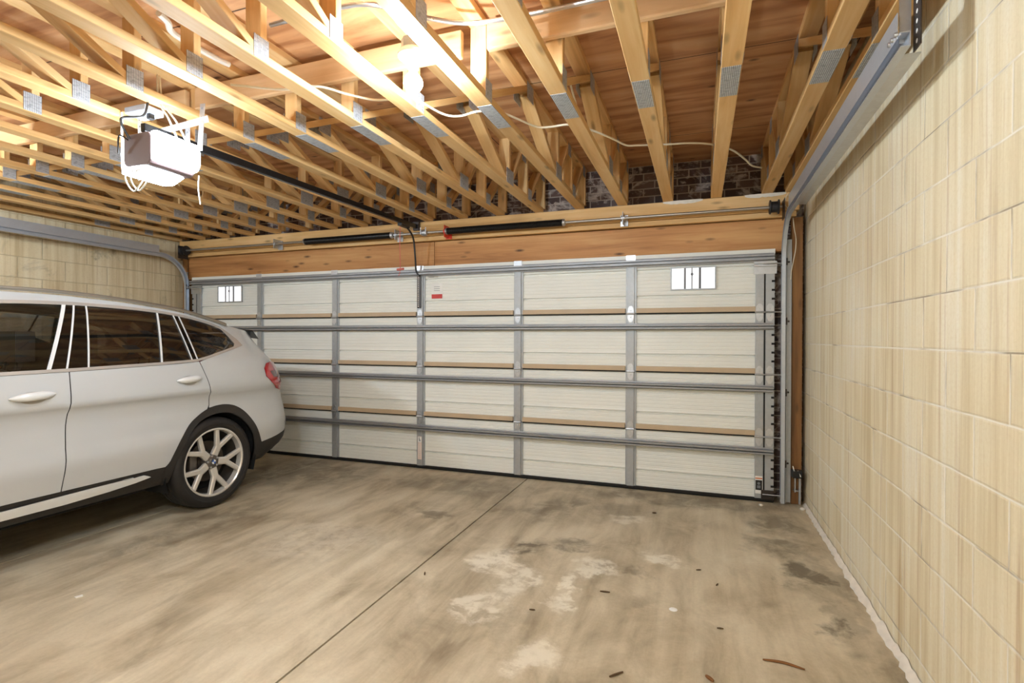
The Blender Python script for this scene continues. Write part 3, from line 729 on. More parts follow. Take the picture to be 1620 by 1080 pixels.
# ------------------------------------------------------------------ door tracks
def track(xc, sgn, label):
    """xc: x of the track; sgn: +1 for the right wall, -1 for the left wall"""
    root = thing('door_track', label, 'track', (xc, -0.02, 0.0), 'galvanised door tracks')
    w, d, t = 0.030, 0.052, 0.003
    # C profile open towards the door, v is measured along the inside of the bend
    prof = [(-w/2, -d/2), (w/2, -d/2), (w/2, d/2), (-w/2, d/2), (-w/2, d/2-0.010), (-w/2+t, d/2-0.010), (-w/2+t, d/2-t), (w/2-t, d/2-t), (w/2-t, -d/2+t), (-w/2, -d/2+t)]
    prof = [(u*sgn, v) for u, v in prof]
    y0 = -0.022; zt = 2.05; R = 0.36; zend = 2.432
    vert = [(xc, y0, 0.02), (xc, y0, zt)]
    bend = [(xc, y0-R+R*math.cos(a), zt+R*math.sin(a)) for a in [PI/2*i/14 for i in range(15)]]
    hor = [(xc, y0-R, zt+R), (xc, -2.78, zend)]
    MB().sweep(vert, prof).build('vertical_rail', M['track'], root)
    MB().sweep(bend, prof, smooth=True).build('curved_rail', M['track'], root)
    MB().sweep(hor, prof).build('horizontal_rail', M['track'], root)
    # angle iron along the horizontal run: tall leg towards the room, flat leg towards the wall
    za, zb, ya, yb = zt+R+0.012, zend+0.012, -0.40, -2.76
    xa = xc-sgn*0.016
    def slab(x0, x1, d0, d1):
        a, b = sorted((x0, x1)); mbx = MB()
        vs = [(a, ya, za+d0), (b, ya, za+d0), (b, yb, zb+d0), (a, yb, zb+d0), (a, ya, za+d1), (b, ya, za+d1), (b, yb, zb+d1), (a, yb, zb+d1)]
        return mbx.add(vs, [(0,3,2,1),(4,5,6,7),(0,1,5,4),(1,2,6,5),(2,3,7,6),(3,0,4,7)])
    slab(xa, xa-sgn*0.003, 0.0, 0.092).build('angle_iron', M['track'], root)
    ya2 = yb; ya, yb = -0.50, -2.66
    slab(xc+sgn*0.016, xc+sgn*0.085, -0.012, -0.009).build('angle_flange', M['galv'], root)
    # wall angle along the vertical run, standing off the track
    x1 = xc+sgn*0.022; a, b = sorted((x1, x1+sgn*0.045))
    MB().box((a, 0.010, 0.02), (b, 0.016, 2.24)).box((min(x1, x1+sgn*0.003), -0.03, 0.02), (max(x1, x1+sgn*0.003), 0.016, 2.24)).build('wall_angle', M['galv_dull'], root)
    for z in (0.35, 0.95, 1.55, 2.05):
        mb = MB(); a, b = sorted((xc+sgn*0.012, xc+sgn*0.03)); mb.box((a, -0.030, z-0.03), (b, -0.010, z+0.03)); mb.lathe([(0.0, -0.006), (0.008, -0.005), (0.009, 0.0)], (xc+sgn*0.045, 0.010, z), 'y', 8)
        mb.build('track_bracket', M['iron_dark'], root)
    # hanger: two perforated angles up to the truss
    mb = MB(); xh = xc+sgn*0.040
    def strap(lo, hi, m): mb.box(lo, hi, m)
    strap((xh-0.004, -2.80, 2.40), (xh, -2.735, 2.64), 0)
    for j in range(7): mb.lathe([(0.008, -0.0022), (0.008, 0.0022), (0.0, 0.0022)], (xh-0.002, -2.768, 2.425+j*0.034), 'x', 12, 1); mb.lathe([(0.0, -0.0022), (0.008, -0.0022)], (xh-0.002, -2.768, 2.425+j*0.034), 'x', 12, 1)
    mb.bar((xh+sgn*0.004, -2.77, 2.52), (xh+sgn*0.004, -2.52, 2.655), 0.032, 0.003, up=(1,0,0)) if False else None
    mb.build('hanger_strap', [M['iron_dark'], M['paper']], root)
    mb = MB(); a, b = sorted((xh-sgn*0.010, xh-sgn*0.045)); mb.box((a, -2.735, 2.44), (b, -2.731, 2.64)); mb.build('hanger_strap', M['galv'], root)
    for dy in (-2.69, -2.72, -2.755): 
        MB().lathe([(0.0, -0.012), (0.008, -0.011), (0.010, -0.003), (0.010, 0.0)] if sgn > 0 else [(0.0, 0.012), (0.008, 0.011), (0.010, 0.003), (0.010, 0.0)], (xc-sgn*0.016, dy, 2.462), 'x', 10).build('bolt', M['galv'], root)
    return root
track(0.660, 1, 'grey steel door track bending up along the right block wall')
track(-6.205, -1, 'grey steel door track bending along the left block wall above the car')

# ------------------------------------------------------------------ torsion shaft
def torsion():
    ys, zs = -0.085, 2.500
    root = thing('torsion_spring_shaft', 'long steel torsion shaft with black springs above the garage door', 'spring shaft', (-2.8, ys, zs))
    MB().tube([(-6.20, ys, zs), (0.64, ys, zs)], 0.0127, 14).build('shaft', M['satin'], root)
    for x0, x1 in ((-4.26, -3.12), (-2.45, -1.23)):
        mb = MB(); n = int((x1-x0)/0.010); prof = []
        for i in range(n+1):
            prof += [(0.0310, x0+i*(x1-x0)/n-0.0), (0.0345, x0+(i+0.5)*(x1-x0)/n)]
        mb.lathe(prof, (0, ys, zs), 'x', 20); mb.build('spring', M['spring'], root)
        for xe, s in ((x0, -1), (x1, 1)):
            MB().lathe([(0.013, xe-0.028*(s < 0)), (0.030, xe-0.022*(s < 0)), (0.037, xe), (0.030, xe+0.022*(s > 0)), (0.013, xe+0.028*(s > 0))], (0, ys, zs), 'x', 16).build('spring_cone', M['galv'], root)
    for xd, s in ((0.580, 1), (-6.165, -1)):
        MB().lathe([(0.0, -0.038), (0.056, -0.038), (0.060, -0.030), (0.046, -0.022), (0.046, 0.022), (0.060, 0.028), (0.060, 0.036), (0.0, 0.036)], (xd, ys, zs), 'x', 24).build('cable_drum', M['drum'], root)
    def bracket(x, mat='galv', name='bearing_bracket', h=0.055):
        mb = MB().box((x-0.003, ys-0.030, zs-h), (x+0.003, -0.001, zs+h)); mb.box((x-0.035, -0.008, zs-h-0.005), (x+0.035, -0.001, zs+h-0.01))
        mb.lathe([(0.013, -0.016), (0.024, -0.016), (0.024, 0.016), (0.013, 0.016)], (x, ys, zs), 'x', 16)
        return mb.build(name, M[mat], root, bevel=0.002)
    for x in (-4.70, -3.06, -0.665): bracket(x)
    b = bracket(-2.475, 'red', 'tension_bracket', 0.062); b['label'] = 'red painted anchor bracket at the spring end'
    MB().lathe([(0.013, -0.030), (0.030, -0.026), (0.036, -0.010), (0.036, 0.010), (0.030, 0.026), (0.013, 0.030)], (-2.72, ys, zs), 'x', 18).build('coupling', M['galv'], root)
    for x in (-2.69, -2.75): MB().tube([(x, ys-0.028, zs-0.02), (x, ys-0.028, zs+0.05)], 0.006, 8).build('set_screw', M['galv'], root)
    # end bearing plates
    for x, s in ((0.650, 1), (-6.215, -1)): MB().box((min(x, x+0.004), ys-0.05, zs-0.10), (max(x, x+0.004), 0.0, zs+0.06)).build('end_plate', M['iron_dark'], root)
torsion()

# ------------------------------------------------------------------ opener
def opener():
    root = thing('garage_door_opener', 'grey ceiling-hung garage door opener with two glowing white lamp lenses', 'opener', (-2.74, -2.92, 2.30))
    y0, y1 = -3.04, -2.79; x0, x1 = -2.845, -2.640; z0, z1 = 2.285, 2.455
    def rbox(mb, lo, hi, r, mi=0, n=4):
        # rounded in x-z, extruded along y
        pts = []
        for cx, cz, a0 in ((hi[0]-r, hi[2]-r, 0), (lo[0]+r, hi[2]-r, PI/2), (lo[0]+r, lo[2]+r, PI), (hi[0]-r, lo[2]+r, 1.5*PI)):
            for i in range(n+1): a = a0+PI/2*i/n; pts.append((cx+r*math.cos(a), cz+r*math.sin(a)))
        return mb.prism(pts, (0, lo[1], 0), (1,0,0), (0,0,1), (0,1,0), hi[1]-lo[1], mi)
    rbox(MB(), (x0, y0, z0), (x1, y1, z1), 0.035).build('motor_housing', M['housing'], root, bevel=0.008)
    # lenses: curved diffusers on both flanks
    def lens(s, d0, zt, zb, ya, yb):
        mb = MB(); xin = x1-0.004 if s > 0 else x0+0.004
        prof = [(0.0, zt), (d0*0.55, zt-0.004), (d0*0.92, zt-0.026), (d0, zt-0.070), (d0*0.92, zb+0.030), (d0*0.5, zb+0.004), (0.0, zb)]
        n = len(prof); ys_ = [ya, ya+0.012, yb-0.012, yb]; sc = [0.70, 1.0, 1.0, 0.70]; zm = (zt+zb)/2; vs = []; fs = []
        for y, k in zip(ys_, sc):
            vs += [(xin+s*(0.002+d*k), y, zm+(z-zm)*(0.90 if k < 1 else 1.0)) for d, z in prof]
        for i in range(3):
            for j in range(n-1): fs.append((i*n+j, i*n+j+1, (i+1)*n+j+1, (i+1)*n+j))
        mb.add(vs, fs, 0, True); mb.add(vs[:n], [tuple(range(n))]); mb.add(vs[-n:], [tuple(range(n))[::-1]])
        o = mb.build('lamp_lens', M['lens'], root, angle=60); o['label'] = 'glowing white lamp lens'
    lens(1, 0.050, z1+0.006, z0+0.022, y0+0.004, y1+0.004); lens(-1, 0.034, z1-0.012, z0-0.030, y0+0.004, y1+0.004)
    MB().prism([(-2.868, z0-0.030), (-2.790, z0-0.034), (-2.700, z0+0.002), (-2.868, z0+0.010)], (0, y0+0.006, 0), (1,0,0), (0,0,1), (0,1,0), 0.235).build('lower_lens', M['lens'], root, bevel=0.008)
    # rail to the header, trolley, door arm
    a = Vector((-2.742, y1+0.0, 2.487)); b = Vector((-2.850, -0.03, 2.585))
    MB().bar(a-Vector((0, 0.22, -0.008)), b, 0.032, 0.045).build('rail', M['blackrail'], root, bevel=0.004)
    MB().bar(a+Vector((0, -0.12, -0.026)), a+Vector((0, 0.05, -0.020)), 0.09, 0.02).build('rail_cradle', M['galv'], root)
    MB().box((-2.885, -0.035, 2.545), (-2.815, -0.002, 2.635)).build('header_bracket', M['iron_dark'], root)
    tpos = a.lerp(b, 0.905)
    MB().cbox((tpos.x, tpos.y, tpos.z-0.034), (0.05, 0.16, 0.028)).build('trolley', M['black'], root, bevel=0.004)
    pth = smooth_path([(tpos.x+0.012, tpos.y+0.04, tpos.z-0.045), (tpos.x+0.012, -0.13, 2.45), (tpos.x+0.012, -0.085, 2.25), (-2.835, -0.055, 2.115), (-2.815, -0.046, 2.075), (-2.800, -0.030, 2.055)], 5)
    MB().tube(pth, 0.0095, 8).build('door_arm', M['black'], root)
    cx = tpos.x-0.03; cord = MB().tube(smooth_path([(cx, tpos.y-0.02, tpos.z-0.05), (cx-0.004, tpos.y-0.02, 2.35), (cx+0.002, tpos.y-0.02, 2.11)], 5), 0.004, 6).build('release_cord', M['redcord'], root)
    h = MB().tube([(cx-0.035, tpos.y-0.02, 2.095), (cx+0.04, tpos.y-0.02, 2.100)], 0.012, 10).build('cord_handle', M['redcord'], cord)
    MB().tube(smooth_path([(cx, tpos.y-0.02, 2.09), (cx-0.008, tpos.y-0.02, 2.05), (cx-0.02, tpos.y-0.02, 2.03)], 4), 0.003, 6).build('cord_tail', M['redcord'], cord)
    # hangers: perforated angle across the trusses with drop straps
    mb = MB(); mb.bar((-3.02, -2.86, 2.522), (-2.46, -2.86, 2.560), 0.034, 0.003, up=(0,1,0.2)); mb.build('cross_angle', M['galv'], root)
    for (xa, ya, za), (xb, yb, zb) in (((-2.50, -2.86, 2.645), (-2.52, -2.86, 2.40)), ((-2.98, -2.86, 2.645), (-2.97, -2.86, 2.45)), ((-2.66, -2.82, 2.56), (-2.66, -2.82, 2.45)), ((-2.83, -2.82, 2.55), (-2.83, -2.82, 2.45))):
        mb = MB(); mb.bar((xa, ya, za), (xb, yb, zb), 0.034, 0.003, up=(0,1,0))
        for j in range(5):
            t = (j+0.5)/5; mb.lathe([(0.0, -0.0025), (0.006, -0.0025), (0.006, 0.0025), (0.0, 0.0025)], (xa+(xb-xa)*t, ya, za+(zb-za)*t), 'y', 8, 1)
        mb.build('hanger_strap', [M['galv'], M['ink']], root)
    mb = MB(); mb.bar((-2.97, -2.86, 2.455), (-2.84, -2.84, 2.455), 0.034, 0.003); mb.bar((-2.52, -2.86, 2.405), (-2.645, -2.86, 2.425), 0.034, 0.003); mb.build('side_tie', M['galv'], root)
    # wiring
    MB().tube(smooth_path([(-2.79, y0-0.005, 2.43), (-2.80, y0-0.04, 2.52), (-2.755, y0+0.04, 2.56), (-2.745, -2.98, 2.64)], 6), 0.006, 8).tube(smooth_path([(-2.79, y0-0.012, 2.42), (-2.83, y0-0.03, 2.44), (-2.86, y0-0.015, 2.36)], 6), 0.004, 6).build('power_cord', M['black'], root)
    MB().tube(smooth_path([(-2.63, -2.90, 2.45), (-2.66, -2.93, 2.56), (-2.72, -2.94, 2.66), (-2.73, -2.94, 2.80)], 6), 0.005, 8).tube(smooth_path([(-2.60, -2.86, 2.43), (-2.64, -2.90, 2.55), (-2.715, -2.92, 2.66), (-2.74, -2.92, 2.80)], 6), 0.005, 8).build('bell_wire', M['cable'], root)
    pts = [(-2.80+0.055*math.cos(t)+0.006*t, y0+0.01+0.01*math.sin(2*t), 2.215+0.055*math.sin(t)) for t in [2*PI*2.4*i/60 for i in range(61)]]
    MB().tube(pts, 0.004, 6).build('wire_coil', M['white'], root)
    MB().tube(smooth_path([(-2.60, -2.80, 2.29), (-2.605, -2.80, 2.22), (-2.59, -2.80, 2.13)], 6), 0.0035, 6).build('antenna', M['white'], root)
opener()

def outlet():
    root = thing('outlet_box', 'small bluish metal outlet box with a black plug above the opener', 'outlet', (-2.84, -2.93, 2.62))
    MB().box((-2.92, -2.985, 2.600), (-2.765, -2.875, 2.636)).build('box', M['boxblue'], root, bevel=0.006)
    MB().box((-2.80, -2.95, 2.570), (-2.775, -2.92, 2.60)).build('plug', M['black'], root, bevel=0.004)
    MB().box((-2.905, -2.975, 2.597), (-2.85, -2.885, 2.601)).build('cover', M['white'], root)
outlet()

# ------------------------------------------------------------------ bare bulbs
def bulb_fixture(x, y, z, label, bm):
    root = thing('bulb_fixture', label, 'light', (x, y, z+0.10), 'bare bulb fixtures')
    oct_ = [(0.055*math.cos(PI/8+PI/4*i), 0.055*math.sin(PI/8+PI/4*i)) for i in range(8)]
    MB().prism(oct_, (x, y, z+0.015), (1,0,0), (0,1,0), (0,0,1), 0.055).box((x+0.03, y-0.02, z+0.02), (x+0.105, y+0.02, z+0.06)).build('junction_box', M['galv_dull'], root)
    for dx in (-0.062, 0.062): MB().lathe([(0.0, -0.008), (0.006, -0.006), (0.007, 0.0)], (x+dx*0.75, y, z-0.002), 'z', 8).build('screw', M['galv'], root)
    MB().lathe([(0.0, 0.018), (0.064, 0.018), (0.070, 0.008), (0.068, -0.006), (0.045, -0.022), (0.026, -0.030), (0.024, -0.058), (0.020, -0.060), (0.0, -0.058)], (x, y, z), 'z', 32).build('lampholder', M['porcelain'], root)
    MB().lathe([(0.0, -0.165)]+[(0.043*math.cos(a), -0.122+0.043*math.sin(a)) for a in [-PI/2+0.25*i for i in range(1, 10)]]+[(0.020, -0.080), (0.014, -0.062), (0.0, -0.060)], (x, y, z), 'z', 28).build('bulb', bm, root, angle=80)['label'] = 'glowing bare bulb'
    return root
bulb_fixture(-1.235, -2.835, 2.683, 'bare glowing bulb on a round white porcelain holder between the trusses', M['bulb'])
bulb_fixture(-4.880, -3.60, 2.683, 'second bare bulb on a white porcelain holder, over the bonnet of the car', M['bulb_side'])
bulb_fixture(-0.830, -5.30, 2.683, 'added bare fill bulb on a white porcelain holder, unseen behind the camera', M['bulb_fill'])  # fill bulb added out of view to brighten the room

# ------------------------------------------------------------------ cables and pipes
def runs():
    tag(MB().tube(smooth_path([(-2.26, -2.90, 2.69), (-2.06, -2.74, 2.705), (-1.88, -2.70, 2.71), (-1.78, -2.60, 2.70), (-1.68, -2.49, 2.70), (-1.56, -2.46, 2.70), (-1.47, -2.43, 2.70), (-1.40, -2.23, 2.69), (-1.31, -2.19, 2.68), (-1.20, -2.17, 2.70), (-1.10, -2.08, 2.715),
                                   (-1.03, -2.01, 2.70), (-0.945, -1.86, 2.695), (-0.86, -1.82, 2.70), (-0.76, -1.79, 2.71), (-0.66, -1.65, 2.72), (-0.54, -1.50, 2.70), (-0.47, -1.37, 2.695), (-0.40, -1.33, 2.70), (-0.33, -1.31, 2.70), (-0.20, -1.28, 2.70), (-0.06, -1.24, 2.705), (0.06, -1.19, 2.70), (0.20, -1.03, 2.70), (0.30, -0.80, 2.70), (0.36, -0.66, 2.69), (0.435, -0.55, 2.70)], 6), 0.0065, 8)
        .build('electrical_cable', M['cable']), 'cream cable strung through the trusses from the bulb to the right', 'cable')
    tag(MB().tube(smooth_path([(-0.66, -1.62, 2.72), (-0.70, -1.72, 2.76), (-0.715, -1.85, 2.84), (-0.72, -1.95, 2.90)], 6), 0.006, 8).build('electrical_cable', M['cable']),
        'short cream cable rising against the second truss right of the bulb', 'cable')
    tag(MB().tube(smooth_path([(-2.0, -2.90, 2.94), (-1.60, -2.90, 2.94), (-1.42, -2.87, 2.935), (-1.25, -2.72, 2.93), (-1.05, -2.60, 2.93), (-0.76, -2.572, 2.93), (-0.4, -2.572, 2.93), (0.30, -2.572, 2.93)], 6), 0.0115, 10)
        .build('conduit_pipe', M['emt']), 'thin silver conduit pipe crossing the trusses right of the bare bulb', 'pipe')
    tag(MB().tube(smooth_path([(-2.50, -3.10, 2.985), (-2.53, -3.03, 2.985), (-2.58, -2.98, 2.985), (-2.60, -2.90, 2.985), (-2.595, -2.70, 2.985), (-2.58, -2.62, 2.985)], 6), 0.016, 10)
        .build('conduit_pipe', M['white']), 'bent white conduit pipe between trusses above the opener', 'pipe')
    tag(MB().tube(smooth_path([(-3.058, -2.905, 2.66), (-3.058, -2.905, 2.55), (-3.055, -2.905, 2.40)], 6), 0.006, 8).build('hanging_wire', M['white']),
        'white wire hanging straight down left of the opener', 'cable')
    tag(MB().tube(smooth_path([(0.735, 0.02, 2.42), (0.742, 0.005, 2.33), (0.755, 0.0, 2.24), (0.752, 0.0, 2.15), (0.735, -0.005, 2.05), (0.722, 0.0, 1.97), (0.718, 0.005, 1.90)], 6), 0.004, 6).build('sensor_wire', M['cable']),
        'thin cream wire looping down the right door post', 'cable')
    tag(MB().tube(smooth_path([(0.690, -0.02, 2.62), (0.672, -0.02, 2.58), (0.668, -0.018, 2.53), (0.69, -0.012, 2.50)], 6), 0.003, 6).build('bell_wire', M['cable']),
        'thin cream wire curling over the right end of the top plate', 'cable')
runs()

def sensor():
    root = thing('safety_sensor', 'small black door safety sensor low beside the right wall', 'sensor', (0.765, -0.03, 0.20))
    MB().box((0.728, -0.065, 0.245), (0.805, -0.005, 0.310)).build('sensor_body', M['black'], root, bevel=0.006)
    MB().box((0.752, -0.030, 0.12), (0.760, 0.0, 0.25)).box((0.752, 0.0, 0.12), (0.800, 0.044, 0.13)).build('bracket', M['galv'], root)
    MB().tube(smooth_path([(0.745, -0.06, 0.30), (0.738, -0.066, 0.325), (0.733, -0.06, 0.345)], 5), 0.004, 6).tube(smooth_path([(0.77, -0.06, 0.31), (0.785, -0.062, 0.28), (0.79, -0.066, 0.26)], 5), 0.004, 6).build('wire', M['white'], root)
    MB().box((0.785, -0.02, 0.02), (0.80, 0.0, 0.24)).build('post_bracket', M['galv_dull'], root)
sensor()

# ------------------------------------------------------------------ bits on the floor
def debris():
    def bit(x, y, l, a, r, mat, name, lab, cat, grp=None, bend=0.0):
        d = Vector((math.cos(a), math.sin(a), 0)); n = Vector((-d.y, d.x, 0)); p = Vector((x, y, r))
        pts = smooth_path([p-d*l/2, p+n*bend, p+d*l/2], 5)
        tag(MB().tube(pts, [r*(0.55+0.45*math.sin(PI*i/(len(pts)-1))) for i in range(len(pts))], 7, cap=True).build(name, M[mat]), lab, cat, grp)
    bit(0.345, -2.435, 0.16, -0.10, 0.006, 'twig', 'twig', 'curved brown twig on the floor near the right wall', 'twig', bend=0.014)
    bit(-0.485, -2.052, 0.055, 0.1, 0.005, 'leafbit', 'leaf_bit', 'dark leaf bit on the pale streak at the middle of the floor', 'leaf', 'dry bits on the floor')
    bit(-0.32, -2.745, 0.07, 0.8, 0.005, 'leafbit', 'leaf_bit', 'dark leaf bit nearest the camera, left of the twig', 'leaf', 'dry bits on the floor')
    bit(-0.805, -2.37, 0.03, 0.2, 0.004, 'leafbit', 'leaf_bit', 'small dark bit on the floor right of the long floor joint', 'leaf', 'dry bits on the floor')
    bit(0.10, -1.746, 0.03, 1.2, 0.004, 'leafbit', 'leaf_bit', 'small dark bit on the floor nearest the right-hand dark stain', 'leaf', 'dry bits on the floor')
    bit(0.0, -1.582, 0.03, 0.4, 0.004, 'leafbit', 'leaf_bit', 'small dark bit on the floor just beyond the white sliver', 'leaf', 'dry bits on the floor')
    bit(0.045, -2.645, 0.04, 2.4, 0.008, 'twig', 'leaf_bit', 'crumpled brown leaf bit at the bottom edge of the view', 'leaf', 'dry bits on the floor')
    bit(-1.528, -2.196, 0.035, 2.0, 0.005, 'leafbit', 'leaf_bit', 'small dark bit on the floor touching the long floor joint', 'leaf', 'dry bits on the floor')
    bit(-0.336, -0.612, 0.03, 0.2, 0.006, 'leafbit', 'leaf_bit', 'small dark bit on the floor nearest the garage door', 'leaf', 'dry bits on the floor')
    bit(0.10, -2.224, 0.03, 0.1, 0.004, 'leafbit', 'leaf_bit', 'small dark bit on the floor between the twig and the white sliver', 'leaf', 'dry bits on the floor')
    tag(MB().lathe([(0.0, 0.004), (0.018, 0.003), (0.022, 0.0005)], (-0.122, -2.112, 0), 'z', 9).build('paint_chip', M['paper']), 'round white paint chip on the middle of the floor', 'chip')
    mb = MB().add([(-3.168, -3.085, 0.001), (-3.140, -3.092, 0.004), (-3.125, -3.066, 0.008), (-3.150, -3.055, 0.002), (-3.168, -3.085, 0.0), (-3.140, -3.092, 0.0), (-3.125, -3.066, 0.0), (-3.150, -3.055, 0.0)], [(0,1,2,3), (7,6,5,4), (0,4,5,1), (1,5,6,2), (2,6,7,3), (3,7,4,0)])
    tag(mb.build('paper_scrap', M['paper']), 'tiny white paper scrap on the floor beside the car', 'paper')
    for x, y, s, lab in ((0.49, -0.10, 0.018, 'small pale stone under the right end of the garage door'), (0.80, -0.10, 0.022, 'small pale stone in the corner by the right door post')):
        mb = MB().lathe([(0.0, s*0.9), (s*0.6, s*0.8), (s, s*0.4), (s*0.8, 0.0)], (x, y, 0), 'z', 8)
        tag(mb.build('stone_chip', M['caulk']), lab, 'stone', 'stones by the garage door')
debris()

# ------------------------------------------------------------------ the white estate car
XC = -4.665
def pchip(P):
    x = [a for a, b in P]; y = [b for a, b in P]; n = len(x)
    h = [x[i+1]-x[i] for i in range(n-1)]; d = [(y[i+1]-y[i])/h[i] for i in range(n-1)]
    m = [d[0]]+[0]*(n-2)+[d[-1]]
    for i in range(1, n-1):
        if d[i-1]*d[i] > 0:
            w1 = 2*h[i]+h[i-1]; w2 = h[i]+2*h[i-1]; m[i] = (w1+w2)/(w1/d[i-1]+w2/d[i])
    def f(t):
        if t <= x[0]: return y[0]+m[0]*(t-x[0])
        if t >= x[-1]: return y[-1]+m[-1]*(t-x[-1])
        i = 0
        while t > x[i+1]: i += 1
        s = (t-x[i])/h[i]
        return (1+2*s)*(1-s)**2*y[i]+s*(1-s)**2*h[i]*m[i]+s*s*(3-2*s)*y[i+1]+s*s*(s-1)*h[i]*m[i+1]
    return f
# half width of the flank by height, rearmost and foremost y by height
WZ = pchip([(.20,.80),(.34,.885),(.42,.908),(.50,.920),(.56,.931),(.60,.933),(.72,.911),(.84,.900),(.92,.913),(.955,.935),(.975,.941),(1.02,.938),(1.10,.920),(1.17,.902),(1.20,.893),(1.30,.856),(1.40,.815),(1.50,.770),(1.58,.730),(1.64,.690),(1.68,.64),(1.72,.56)])
RE = pchip([(.20,-.92),(.31,-.791),(.38,-.682),(.457,-.628),(.55,-.622),(.66,-.624),(.74,-.632),(.80,-.646),(.93,-.686),(.99,-.71),(1.08,-.736),(1.17,-.772),(1.27,-.844),(1.38,-.909),(1.5,-.959),(1.62,-1.03),(1.72,-1.1)])
FE = pchip([(.20,-5.25),(.34,-5.33),(.5,-5.38),(.8,-5.37),(1.0,-5.3),(1.1,-5.1),(1.72,-5.0)])
def S(y, z):
    w = WZ(z); L = .62
    t = (y-(RE(z)-L))/L
    if t > 0: w *= (1-min(t, .985)**3.0)**(1/2.6)
    t = ((FE(z)+.8)-y)/.8
    if t > 0: w *= (1-min(t, .985)**2.6)**(1/2.4)
    if z > 1.2: w -= min(1, (z-1.2)/.3)*.05*max(0, y+2.2)**1.5
    return w
def inside(p, poly):
    x, y = p; c = False; n = len(poly); j = n-1
    for i in range(n):
        xi, yi = poly[i]; xj, yj = poly[j]
        if (yi > y) != (yj > y) and x < (xj-xi)*(y-yi)/(yj-yi)+xi: c = not c
        j = i
    return c
def dens(poly, step=0.04):
    out = []
    for i in range(len(poly)):
        a = Vector(poly[i]); b = Vector(poly[(i+1) % len(poly)]); n = max(1, int((b-a).length/step))
        for k in range(n): out.append(tuple(a.lerp(b, k/n)))
    return out
def flank(name, mat, parent, outer, holes=(), off=0.0, s=1, grid=0.045, thick=0.0, step=0.035):
    """sheet metal cut to a side-view outline (y, z) and laid on the flank's curved surface"""
    O = dens(outer, step); Hs = [dens(h, step) for h in holes]
    pts = []; edges = []
    for lp in [O]+Hs:
        b = len(pts); pts += [Vector(p) for p in lp]; n = len(lp); edges += [(b+i, b+(i+1) % n) for i in range(n)]
    ys = [p[0] for p in O]; zs = [p[1] for p in O]
    y = min(ys)+grid*0.5
    while y < max(ys):
        z = min(zs)+grid*0.5
        while z < max(zs):
            q = (y, z)
            if inside(q, O) and not any(inside(q, h) for h in Hs):
                if min((Vector(q)-e).length_squared for e in pts[:len(O)+sum(map(len, Hs))]) > (grid*0.35)**2: pts.append(Vector(q))
            z += grid
        y += grid if y < -1.35 else grid*0.55
    vs, es, fs, *_ = delaunay_2d_cdt(pts, edges, [], 0, 1e-6)
    keep = []
    for f in fs:
        c = sum((vs[i] for i in f), Vector((0, 0)))/len(f)
        if inside(c, O) and not any(inside(c, h) for h in Hs): keep.append(f)
    V = []; N = []
    for v in vs:
        y, z = v; e = 0.004
        sy = (S(y+e, z)-S(y-e, z))/(2*e); sz = (S(y, z+e)-S(y, z-e))/(2*e)
        n = Vector((1, -sy, -sz)).normalized()
        V.append(Vector((S(y, z), y, z))+n*off); N.append(n)
    cnt = len(V); F = []
    for f in keep:
        a, b, c = (vs[i] for i in f[:3])
        ccw = (b-a).cross(c-a) > 0
        F.append(tuple(f) if ccw else tuple(f)[::-1])
    allN = list(N)
    if thick:
        und = {}
        for f in F:
            for i in range(len(f)):
                e = (f[i], f[(i+1) % len(f)])
                if (e[1], e[0]) in und: del und[(e[1], e[0])]
                else: und[e] = 1
        low = [v-n*thick for v, n in zip(V, N)]; V += low; allN += [-n for n in N]
        F += [(e[1], e[0], e[0]+cnt, e[1]+cnt) for e in und]
    P = [(XC+s*v.x, v.y, v.z) for v in V]
    if s < 0: F = [f[::-1] for f in F]; allN = [Vector((-n.x, n.y, n.z)) for n in allN]
    me = bpy.data.meshes.new(name); me.from_pydata(P, [], F); me.materials.append(M[mat])
    for p in me.polygons: p.use_smooth = True
    me.normals_split_custom_set_from_vertices([tuple(n) for n in allN])
    me.update()
    o = bpy.data.objects.new(name, me); COL.objects.link(o); attach(o, parent); return o

U_ = [(-4.15,1.125),(-4.05,1.22),(-3.85,1.38),(-3.6,1.52),(-3.3,1.595),(-3.01,1.622),(-2.82,1.630),(-2.62,1.633),(-2.32,1.625),(-2.053,1.607),(-1.837,1.578),(-1.62,1.528),(-1.533,1.496),(-1.469,1.447),(-1.399,1.386),(-1.357,1.330)]
B_ = [(-4.15,1.120),(-3.6,1.158),(-3.109,1.176),(-2.76,1.180),(-2.449,1.187),(-2.145,1.194),(-1.867,1.206),(-1.76,1.225),(-1.645,1.254),(-1.449,1.304),(-1.357,1.330)]
UF, BF = pchip(U_), pchip(B_)
TOP = [(-1.09,1.455),(-1.27,1.472),(-1.42,1.500),(-1.55,1.528),(-1.75,1.580),(-1.92,1.612),(-2.32,1.657),(-2.65,1.677),(-2.97,1.678),(-3.3,1.66),(-3.6,1.60),(-3.85,1.47),(-4.2,1.23),(-4.4,1.12),(-4.8,1.06),(-5.15,.99),(-5.27,.90)]
ARCH_O = [(-2.135,.430),(-2.098,.470),(-2.04,.596),(-1.943,.715),(-1.875,.766),(-1.802,.806),(-1.730,.830),(-1.654,.839),(-1.585,.835),(-1.516,.817),(-1.445,.778),(-1.384,.723),(-1.340,.662),(-1.304,.599),(-1.262,.520),(-1.232,.452)]
ARCH_I = [(-2.085,.300),(-2.068,.400),(-2.045,.485),(-1.977,.608),(-1.925,.668),(-1.861,.720),(-1.790,.752),(-1.715,.768),(-1.640,.771),(-1.562,.760),(-1.495,.728),(-1.434,.684),(-1.385,.625),(-1.338,.549),(-1.305,.460),(-1.285,.300)]
WB = 2.864
def sm2(poly, n=3): return [(v.x, v.y) for v in smooth_path([(a, b, 0) for a, b in poly], n)]
